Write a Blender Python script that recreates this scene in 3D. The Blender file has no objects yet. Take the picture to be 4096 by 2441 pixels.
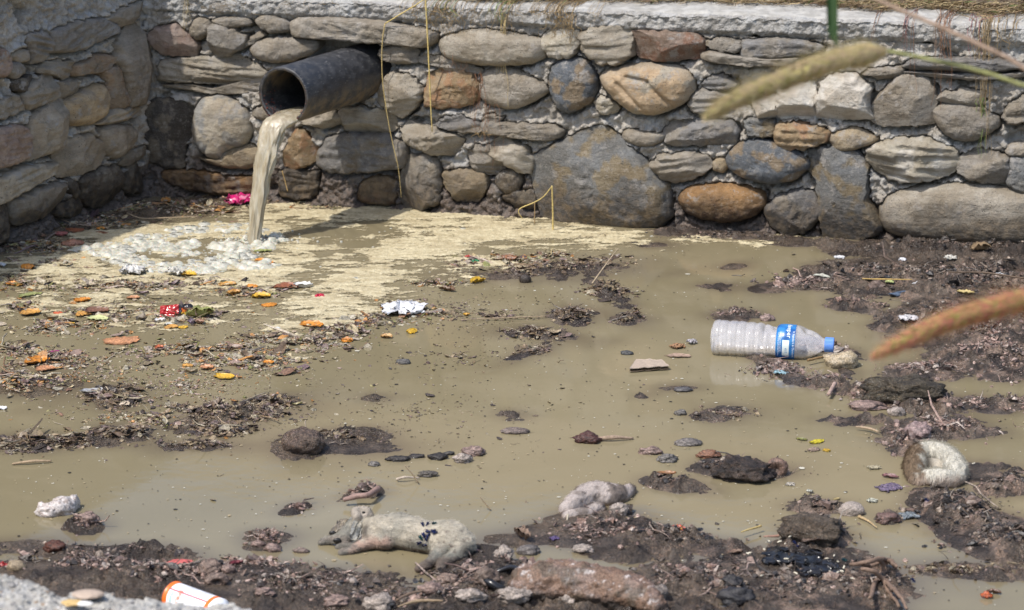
import bpy, math, random
import numpy as np
from mathutils import Vector, Matrix
random.seed(7)
RNG = np.random.default_rng(11)
SC = bpy.context.scene
COL = SC.collection
# ---------------------------------------------------------------- camera
CAM_H = 1.56
PITCH = math.radians(15.6)
FPX = 10100.0            # focal length in photograph pixels (4096 wide)
cd = bpy.data.cameras.new('camera'); cam = bpy.data.objects.new('camera', cd); COL.objects.link(cam)
cd.sensor_width = 36; cd.lens = 36*FPX/4096; cd.clip_start = 0.05; cd.clip_end = 500
cam.location = (0, 0, CAM_H); cam.rotation_euler = (math.pi/2-PITCH, 0, 0)
cd.dof.use_dof = True; cd.dof.focus_distance = 5.4; cd.dof.aperture_fstop = 8.8
SC.camera = cam
# ---------------------------------------------------------------- world and sun
SUN = Vector((-0.40, -0.37, 0.84)).normalized()
w = bpy.data.worlds.new('World'); SC.world = w; w.use_nodes = True
nt = w.node_tree; bg = nt.nodes['Background']
sky = nt.nodes.new('ShaderNodeTexSky'); sky.sky_type = 'NISHITA'; sky.sun_disc = False
sky.sun_elevation = math.asin(SUN.z); sky.sun_rotation = math.atan2(SUN.x, SUN.y)
sky.dust_density = 2.0; sky.air_density = 1.0
nt.links.new(sky.outputs[0], bg.inputs[0]); bg.inputs[1].default_value = 0.15
ld = bpy.data.lights.new('sun', 'SUN'); lo = bpy.data.objects.new('sun', ld); COL.objects.link(lo)
ld.energy = 3.1; ld.angle = math.radians(1.0); ld.color = (1, 0.95, 0.88)
lo.rotation_euler = (-SUN).to_track_quat('-Z', 'Y').to_euler()
SC.view_settings.view_transform = 'Standard'; SC.view_settings.look = 'None'
SC.view_settings.exposure = 0.54; SC.view_settings.gamma = 1
# ---------------------------------------------------------------- place helpers: where a sight line meets a surface
CP, SP = math.cos(PITCH), math.sin(PITCH)
C0 = np.array([0, 0, CAM_H])
def ray(u, v):           # photograph pixel -> direction
    a = (u-2048)/FPX; b = -(v-1220.5)/FPX
    return np.array([a, CP + b*SP, -SP + b*CP])
def G(u, v, z=0.0):      # photograph pixel -> point at height z
    d = ray(u, v); t = (z-CAM_H)/d[2]; return C0 + d*t
K = 4096/2490.0
def V(x, y, z=0.0): return G(x*K, y*K, z)       # same, in 2490-wide coordinates
def to_v(X, Y, Z=0.0):   # world -> 2490-wide coordinates (arrays)
    dz = Z-CAM_H; dep = Y*CP - dz*SP; up = Y*SP + dz*CP
    return (2048 + FPX*X/dep)/K, (1220.5 - FPX*up/dep)/K
# ---------------------------------------------------------------- numpy noise
_P = np.random.default_rng(3).permutation(512)
_P = np.concatenate([_P, _P, _P])
_Gr = np.random.default_rng(4).normal(size=(512, 3)); _Gr /= np.linalg.norm(_Gr, axis=1)[:, None]
def perlin(p):
    p = np.asarray(p, float); i = np.floor(p).astype(np.int64); f = p-i; i &= 511
    u = f*f*f*(f*(f*6-15)+10); r = 0
    for a in (0, 1):
        for b in (0, 1):
            for c in (0, 1):
                h = _P[_P[_P[(i[..., 0]+a) & 511]+((i[..., 1]+b) & 511)]+((i[..., 2]+c) & 511)] & 511
                g = _Gr[h]
                dd = g[..., 0]*(f[..., 0]-a)+g[..., 1]*(f[..., 1]-b)+g[..., 2]*(f[..., 2]-c)
                wt = (u[..., 0] if a else 1-u[..., 0])*(u[..., 1] if b else 1-u[..., 1])*(u[..., 2] if c else 1-u[..., 2])
                r = r + wt*dd
    return r*1.5
def fbm(p, o=4, g=0.5, l=2.03):
    p = np.asarray(p, float); a = 1.0; r = 0; s = 0
    for k in range(o):
        r = r + a*perlin(p + 17.3*k); s += a; a *= g; p = p*l
    return r/s
def worley(x, y, seed=0):   # distance to nearest random point, cell value
    ix = np.floor(x).astype(np.int64); iy = np.floor(y).astype(np.int64)
    best = np.full(x.shape, 9.0); val = np.zeros(x.shape)
    for a in (-1, 0, 1):
        for b in (-1, 0, 1):
            h = _P[_P[(ix+a+seed) & 511]+((iy+b) & 511)] & 511
            jx = (_P[h] & 511)/511.0; jy = (_P[h+5] & 511)/511.0; vv = (_P[h+9] & 511)/511.0
            d = np.hypot(ix+a+jx-x, iy+b+jy-y)
            m = d < best; best = np.where(m, d, best); val = np.where(m, vv, val)
    return best, val
# ---------------------------------------------------------------- object helpers
def tag(o, label=None, cat=None, group=None, kind=None):
    if label: o['label'] = label
    if cat: o['category'] = cat
    if group: o['group'] = group
    if kind: o['kind'] = kind
    return o
def empty(name, loc, label, cat, group=None):
    o = bpy.data.objects.new(name, None); COL.objects.link(o); o.location = tuple(loc); o.empty_display_size = 0.02
    return tag(o, label, cat, group)
def mk(name, v, f, mat, parent=None, cols=None, smooth=True, origin=None, attrs=None):
    """world-space vertices -> one mesh object; origin moves only the object's own origin"""
    v = np.asarray(v, float); me = bpy.data.meshes.new(name)
    off = np.zeros(3); q = parent
    while q is not None: off = off+np.array(q.location, float); q = q.parent
    if parent is None and origin is not None: off = np.asarray(origin, float)
    v = v-off
    if isinstance(f, np.ndarray):
        n, k = f.shape
        me.vertices.add(len(v)); me.vertices.foreach_set('co', v.astype(np.float32).ravel())
        me.loops.add(n*k); me.loops.foreach_set('vertex_index', f.astype(np.int32).ravel())
        me.polygons.add(n); me.polygons.foreach_set('loop_start', np.arange(0, n*k, k, dtype=np.int32))
        me.polygons.foreach_set('loop_total', np.full(n, k, dtype=np.int32)); me.update(calc_edges=True)
    else:
        me.from_pydata([tuple(x) for x in v], [], [tuple(int(i) for i in q) for q in f])
    if cols is not None:
        a = me.color_attributes.new('col', 'FLOAT_COLOR', 'POINT')
        c = np.asarray(cols, float)
        if c.ndim == 1: c = np.tile(c, (len(v), 1))
        a.data.foreach_set('color', np.concatenate([c[:, :3], np.ones((len(v), 1))], 1).astype(np.float32).ravel())
    for k2, arr in (attrs or {}).items():
        a = me.attributes.new(k2, 'FLOAT', 'POINT'); a.data.foreach_set('value', np.asarray(arr, np.float32).ravel())
    me.polygons.foreach_set('use_smooth', np.full(len(me.polygons), smooth))
    me.materials.append(mat); me.validate()
    o = bpy.data.objects.new(name, me); COL.objects.link(o)
    if parent is not None: o.parent = parent
    elif origin is not None: o.location = tuple(origin)
    return o
def gridf(nu, nv, closed=False):     # vertex index = i*nv + j ; closed in j
    i, j = np.meshgrid(np.arange(nu-1), np.arange(nv if closed else nv-1), indexing='ij')
    j2 = (j+1) % nv
    return np.stack([i*nv+j, (i+1)*nv+j, (i+1)*nv+j2, i*nv+j2], -1).reshape(-1, 4)
def tube(pts, rad, n=6, cap=True):
    pts = np.asarray(pts, float); m = len(pts); rad = np.broadcast_to(np.asarray(rad, float), (m,))
    tg = np.gradient(pts, axis=0); tg /= np.linalg.norm(tg, axis=1)[:, None]+1e-12
    ref = np.array([0.31, 0.2, 0.93]); n1 = np.cross(tg, ref); n1 /= np.linalg.norm(n1, axis=1)[:, None]+1e-9; n2 = np.cross(tg, n1)
    a = np.arange(n)/n*2*math.pi
    v = pts[:, None]+rad[:, None, None]*(np.cos(a)[None, :, None]*n1[:, None]+np.sin(a)[None, :, None]*n2[:, None])
    f = gridf(m, n, True); v = v.reshape(-1, 3)
    if cap:
        v = np.concatenate([v, pts[:1], pts[-1:]]); j = np.arange(n); c0 = m*n
        f = np.concatenate([f, np.stack([np.full(n, c0), j, (j+1) % n, (j+1) % n], 1)*1, np.stack([np.full(n, c0+1), (m-1)*n+(j+1) % n, (m-1)*n+j, (m-1)*n+j], 1)])
        # the caps are triangles written as degenerate quads; drop the repeat below
        t = [tuple(q) if q[2] != q[3] else tuple(q[:3]) for q in f.tolist()]
        return v, t
    return v, f
def smooth_path(pts, n=24):
    pts = np.asarray(pts, float); m = len(pts)
    if m < 3:
        t = np.linspace(0, 1, n)[:, None]; return pts[0]*(1-t)+pts[-1]*t
    P = np.concatenate([[2*pts[0]-pts[1]], pts, [2*pts[-1]-pts[-2]]]); out = []
    for q in np.linspace(0, m-1-1e-6, n):
        i = int(q); t = q-i; a, b, c, d = P[i:i+4]
        out.append(0.5*((2*b)+(c-a)*t+(2*a-5*b+4*c-d)*t*t+(3*b-a-3*c+d)*t**3))
    return np.array(out)
_TC = {}
def tris(f):
    if id(f) in _TC: return _TC[id(f)][0]
    t = np.array([(q[0], q[k], q[k+1]) for q in f for k in range(1, len(q)-1)]); _TC[id(f)] = (t, f); return t
def merge(parts):                     # [(v, f, col)] -> one triangle mesh
    vs, fs, cs, o = [], [], [], 0
    for p in parts:
        v, f = p[0], p[1]; vs.append(v); fs.append((tris(f))+o)
        cs.append(np.tile(np.asarray(p[2] if len(p) > 2 else (.5, .5, .5), float), (len(v), 1)) if len(p) < 3 or np.ndim(p[2]) == 1 else p[2]); o += len(v)
    return np.concatenate(vs), np.concatenate(fs), np.concatenate(cs)
# ---------------------------------------------------------------- materials
class NT:
    def __init__(s, name):
        s.m = bpy.data.materials.new(name); s.m.use_nodes = True; s.t = s.m.node_tree
        s.b = s.t.nodes['Principled BSDF']; s.out = s.t.nodes['Material Output']
        s.pos = s.n('ShaderNodeNewGeometry').outputs['Position']
    def n(s, t, **k):
        x = s.t.nodes.new(t)
        for a, b in k.items(): setattr(x, a, b)
        return x
    def l(s, a, b): s.t.links.new(a, b)
    def put(s, sock, val):
        if isinstance(val, bpy.types.NodeSocket): s.l(val, sock)
        elif isinstance(val, (tuple, list)) and len(val) == 3 and sock.type == 'RGBA': sock.default_value = (*val, 1)
        else: sock.default_value = val
    def noise(s, scale, detail=4, rough=.55, vec=None, stretch=None, dist=0):
        x = s.n('ShaderNodeTexNoise'); x.inputs['Scale'].default_value = scale; x.inputs['Detail'].default_value = detail
        x.inputs['Roughness'].default_value = rough; x.inputs['Distortion'].default_value = dist
        v = vec or s.pos
        if stretch:
            mp = s.n('ShaderNodeMapping'); mp.inputs['Scale'].default_value = stretch; s.l(v, mp.inputs[0]); v = mp.outputs[0]
        s.l(v, x.inputs['Vector']); return x.outputs['Fac']
    def vor(s, scale, feature='F1', out='Distance', vec=None):
        x = s.n('ShaderNodeTexVoronoi'); x.feature = feature; x.inputs['Scale'].default_value = scale
        s.l(vec or s.pos, x.inputs['Vector']); return x.outputs[out]
    def ramp(s, fac, a, b, lo=0.0, hi=1.0):
        x = s.n('ShaderNodeMapRange'); x.interpolation_type = 'SMOOTHSTEP'
        s.put(x.inputs[0], fac); x.inputs[1].default_value = a; x.inputs[2].default_value = b
        x.inputs[3].default_value = lo; x.inputs[4].default_value = hi; return x.outputs[0]
    def math(s, op, a, b=0.0):
        x = s.n('ShaderNodeMath', operation=op); s.put(x.inputs[0], a); s.put(x.inputs[1], b); return x.outputs[0]
    def mix(s, fac, a, b, mode='MIX'):
        x = s.n('ShaderNodeMix'); x.data_type = 'RGBA'; x.blend_type = mode
        s.put(x.inputs[0], fac); s.put(x.inputs[6], a); s.put(x.inputs[7], b); return x.outputs[2]
    def attr(s, name, kind='col'):
        x = s.n('ShaderNodeAttribute'); x.attribute_name = name; return x.outputs['Color' if kind == 'col' else 'Fac']
    def bump(s, h, strength, dist, prev=None):
        x = s.n('ShaderNodeBump'); x.inputs['Strength'].default_value = strength; x.inputs['Distance'].default_value = dist
        s.l(h, x.inputs['Height'])
        if prev: s.l(prev, x.inputs['Normal'])
        return x.outputs[0]
    def z(s):
        x = s.n('ShaderNodeSeparateXYZ'); s.l(s.pos, x.inputs[0]); return x.outputs[2]
    def done(s, col=None, rough=None, nrm=None, **k):
        if col is not None: s.put(s.b.inputs['Base Color'], col)
        if rough is not None: s.put(s.b.inputs['Roughness'], rough)
        if nrm is not None: s.l(nrm, s.b.inputs['Normal'])
        for a, b in k.items(): s.put(s.b.inputs[a.replace('_', ' ')], b)
        return s.m
def mat_stone():
    s = NT('wall_stone'); c = s.attr('col')
    n1 = s.noise(14, 5, .6); n2 = s.noise(70, 5, .65); n3 = s.noise(420, 3, .6); wv = s.noise(26, 5, .7, stretch=(.5, .5, 3.2), dist=.6)
    c = s.mix(s.ramp(n1, .35, .68), s.mix(1, c, (.78, .74, .68), 'MULTIPLY'), c)
    c = s.mix(s.ramp(wv, .40, .62, 0, .38), c, s.mix(1, c, (.50, .47, .44), 'MULTIPLY'))
    c = s.mix(s.ramp(n2, .5, .72, 0, .6), c, s.mix(.5, c, (.42, .38, .32)))
    c = s.mix(s.ramp(n3, .55, .75, 0, .5), c, s.mix(.6, c, (.55, .52, .47)))
    c = s.mix(s.ramp(n3, .42, .25, 0, .65), c, (.05, .045, .04))
    vs = s.vor(130); c = s.mix(s.math('MULTIPLY', s.ramp(vs, .20, .10), s.ramp(s.noise(9, 2), .48, .6)), c, (.035, .03, .028))
    # cement smear and dust stuck on the faces
    sm = s.math('MULTIPLY', s.ramp(s.noise(24, 6, .75), .55, .63), s.ramp(s.noise(6, 2), .45, .6))
    c = s.mix(s.math('MULTIPLY', sm, .7), c, (.33, .31, .285))
    # damp, algae-stained foot of the wall
    zz = s.math('ADD', s.z(), s.math('MULTIPLY', s.math('SUBTRACT', s.noise(11, 4), .5), .16))
    wet = s.ramp(zz, .14, .035)
    c = s.mix(s.math('MULTIPLY', wet, .72), c, s.mix(s.ramp(s.noise(60, 4), .42, .62), (.032, .024, .018), (.12, .085, .05)))
    h = s.bump(s.noise(45, 5, .65), .6, .012); h = s.bump(s.noise(150, 6, .75), .8, .006, h); h = s.bump(wv, .4, .007, h); h = s.bump(n3, .5, .002, h)
    return s.done(c, s.ramp(wet, 0, 1, .88, .5), h, Specular_IOR_Level=.3)
def mat_mortar(name, base=(.385, .355, .31), grit=1.0):
    s = NT(name)
    n1 = s.noise(9, 4); n2 = s.noise(90, 5, .7); n3 = s.noise(500, 3, .6)
    c = s.mix(s.ramp(n1, .35, .65), tuple(x*.82 for x in base), tuple(min(1, x*1.12) for x in base))
    c = s.mix(s.ramp(n2, .35, .7), s.mix(1, c, (.7, .68, .65), 'MULTIPLY'), c)
    c = s.mix(s.ramp(n3, .55, .72, 0, .5), c, (.5, .48, .45))
    c = s.mix(s.ramp(n3, .42, .3, 0, .5), c, (.07, .06, .05))
    gr = s.ramp(s.noise(15, 3), .5, .62); c = s.mix(s.math('MULTIPLY', gr, .6), c, (.36, .36, .35))
    zz = s.math('ADD', s.z(), s.math('MULTIPLY', s.math('SUBTRACT', s.noise(13, 4), .5), .2))
    wet = s.ramp(zz, .15, .06)
    c = s.mix(s.math('MULTIPLY', wet, .85), c, s.mix(s.ramp(n2, .4, .6), (.03, .02, .016), (.085, .055, .04)))
    h = s.bump(s.vor(160*grit), .6, .004); h = s.bump(n3, .6, .0015, h)
    return s.done(c, s.ramp(wet, 0, 1, .92, .5), h, Specular_IOR_Level=.25)
M_STONE = mat_stone()
M_MORTAR = mat_mortar('mortar')
M_MORTAR_L = mat_mortar('mortar_lightened_for_shade', (.46, .41, .345))  # lighter, warmer copy of the mortar, offsetting shade and bluish skylight
M_CONC_L = mat_mortar('concrete_lightened_for_shade', (.44, .40, .35))  # concrete tone raised to offset the shade on the left wall
M_CONC = mat_mortar('concrete', (.37, .36, .34))
M_LEDGE = mat_mortar('ledge_concrete', (.40, .39, .365)); [M_LEDGE.node_tree.nodes.remove(x) for x in []]
def mat_cap():
    s = NT('coping_top'); n = s.noise(30, 5); n3 = s.noise(300, 4, .7)
    c = s.mix(s.ramp(n, .3, .7), (.28, .265, .235), (.42, .405, .37)); c = s.mix(s.ramp(n3, .45, .3, 0, .6), c, (.2, .18, .15))
    return s.done(c, .9, s.bump(n3, .4, .002))
def col_mat(name, rough=.5, bump=.4, bs=300, spec=.4, var=.5, sss=0):
    s = NT(name); c = s.attr('col'); n = s.noise(bs, 4, .65)
    c = s.mix(s.ramp(n, .35, .65), s.mix(1, c, (1-var, 1-var, 1-var), 'MULTIPLY'), c)
    return s.done(c, rough, s.bump(n, bump, .0015), Specular_IOR_Level=spec)
M_DEB = col_mat('wet_debris', .38, .6, 260, .5)
M_DRY = col_mat('dry_straw', .75, .3, 200, .25, .35)
M_PLAIN = col_mat('matt_colour', .6, .15, 200, .3, .15)
M_GLOSSY = col_mat('glossy_colour', .22, .08, 120, .5, .1)
M_CRUST = col_mat('crusted_mud', .5, 1.0, 330, .45, .6)
def mat_mud():
    s = NT('wet_mud'); c0 = s.attr('col')
    n = s.noise(40, 6, .7); n2 = s.noise(220, 5, .7); n4 = s.noise(12, 3)
    c = s.mix(s.ramp(n, .38, .62), s.mix(1, c0, (.55, .52, .5), 'MULTIPLY'), c0)
    c = s.mix(s.ramp(n2, .5, .68, 0, .65), c, s.mix(1, c0, (2.6, 2.3, 2.1), 'MULTIPLY'))
    c = s.mix(s.math('MULTIPLY', s.ramp(n2, .40, .28), .8), c, (.012, .010, .009))
    h = s.bump(s.noise(420, 4, .7), .8, .003); h = s.bump(n2, 1.0, .008, h); h = s.bump(s.noise(70, 5, .7), .8, .014, h)
    return s.done(c, s.ramp(n4, .4, .6, .18, .48), h, Specular_IOR_Level=.55)
M_MUD = mat_mud()
def mat_water():
    s = NT('sewage_water'); sh = s.attr('shallow', 'fac')
    n = s.noise(1.6, 3, .5, dist=.8); n2 = s.noise(9, 4, .6, dist=1.2)
    c = s.mix(s.ramp(n, .3, .7), (.190, .160, .094), (.222, .188, .115))
    c = s.mix(s.ramp(n2, .50, .75, 0, .25), c, (.245, .207, .13))
    c = s.mix(sh, c, (.095, .072, .052))
    rp = s.noise(5, 2, .5, dist=.3); rp2 = s.noise(60, 2, .5)
    vd = s.n('ShaderNodeVectorMath', operation='DISTANCE'); s.l(s.pos, vd.inputs[0]); vd.inputs[1].default_value = tuple(G(1023, 967, 0.0)); dd = vd.outputs['Value']
    rip = s.math('MULTIPLY', s.math('SINE', s.math('MULTIPLY', s.math('ADD', dd, s.math('MULTIPLY', s.noise(4, 2), .05)), 190)), s.ramp(dd, .75, .1))
    h = s.bump(rip, .35, .0012); h = s.bump(rp, .08, .012, h); h = s.bump(rp2, .06, .002, h)
    return s.done(c, .06, h, IOR=1.33, Specular_IOR_Level=.42)
M_WATER = mat_water()
def mat_foam():
    s = NT('yellow_scum'); n = s.noise(90, 5, .75, stretch=(1, 1.6, 1)); n2 = s.noise(14, 5, .65, stretch=(1, 2.2, 1), dist=1); n3 = s.noise(330, 3, .6)
    c = s.mix(s.ramp(n, .38, .62), (.44, .37, .225), (.62, .55, .37)); c = s.mix(s.ramp(n2, .42, .62, 0, .7), c, (.34, .275, .16)); th = s.attr('thick', 'fac')
    c = s.mix(s.ramp(th, .8, .1, 0, .7), c, (.30, .245, .145))
    s.l(s.ramp(s.math('ADD', th, s.math('MULTIPLY', s.math('SUBTRACT', s.noise(150, 4, .7, stretch=(1, 2, 1)), .5), 2.6)), .05, .75), s.b.inputs['Alpha']); c = s.mix(s.ramp(n3, .60, .72, 0, .4), c, (.68, .62, .46)); c = s.mix(s.ramp(n3, .38, .28, 0, .4), c, (.20, .16, .09))
    h = s.bump(s.vor(260), .5, .002); h = s.bump(n, .6, .005, h)
    return s.done(c, .5, h, Specular_IOR_Level=.4)
M_FOAM = mat_foam()
# ================================================================ the two stone walls
Cn = G(600, 776)
class Wall:
    def __init__(s, p0, p1):
        s.o = np.array([p0[0], p0[1], 0.0]); a = p1-p0; a[2] = 0; s.a = a/np.linalg.norm(a); s.n = np.array([s.a[1], -s.a[0], 0.0])
    def st(s, u, v, d=0.02):      # photo pixel -> (along, height) on the face, d proud of it
        r = ray(u, v); t = np.dot(s.n, s.o+s.n*d-C0)/np.dot(s.n, r); X = C0+r*t
        return np.dot(X-s.o, s.a), X[2]
    def X(s, S, T, D): return s.o+np.multiply.outer(S, s.a)+np.multiply.outer(D, s.n)+np.multiply.outer(T, np.array([0, 0, 1.0]))
WB = Wall(Cn.copy(), G(4096, 990))
WL = Wall(G(0, 992), Cn.copy())
_s0, _h0 = WB.st(1700, 12, 0.018); _s1, _h1 = WB.st(4096, 100, 0.018)
TOP_B = WB.st(2600, 60, 0.018)[1]; TOP_L = 0.80
def TOP_F(S): return _h0+(_h1-_h0)*(np.asarray(S)-_s0)/(_s1-_s0)
print('coping heights', _h0, _h1)
# outlines: crop A starts at photo pixel (0,0), B (800,0), C (1600,0), D (2400,0), E (3096,0); 1.484 crop px per photo px
OFF = dict(A=0, B=800, C=1600, D=2400, E=3096)
G1, G2, G3, G4 = (.325, .295, .25), (.27, .25, .22), (.37, .335, .275), (.215, .21, .205)
TAN, YEL, ORA, PNK, BLU, WHT, BRN, DRK, LYE = (.38, .31, .21), (.50, .36, .20), (.33, .19, .08), (.33, .26, .22), (.13, .145, .165), (.66, .63, .57), (.26, .20, .145), (.085, .075, .065), (.43, .39, .31)
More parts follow.
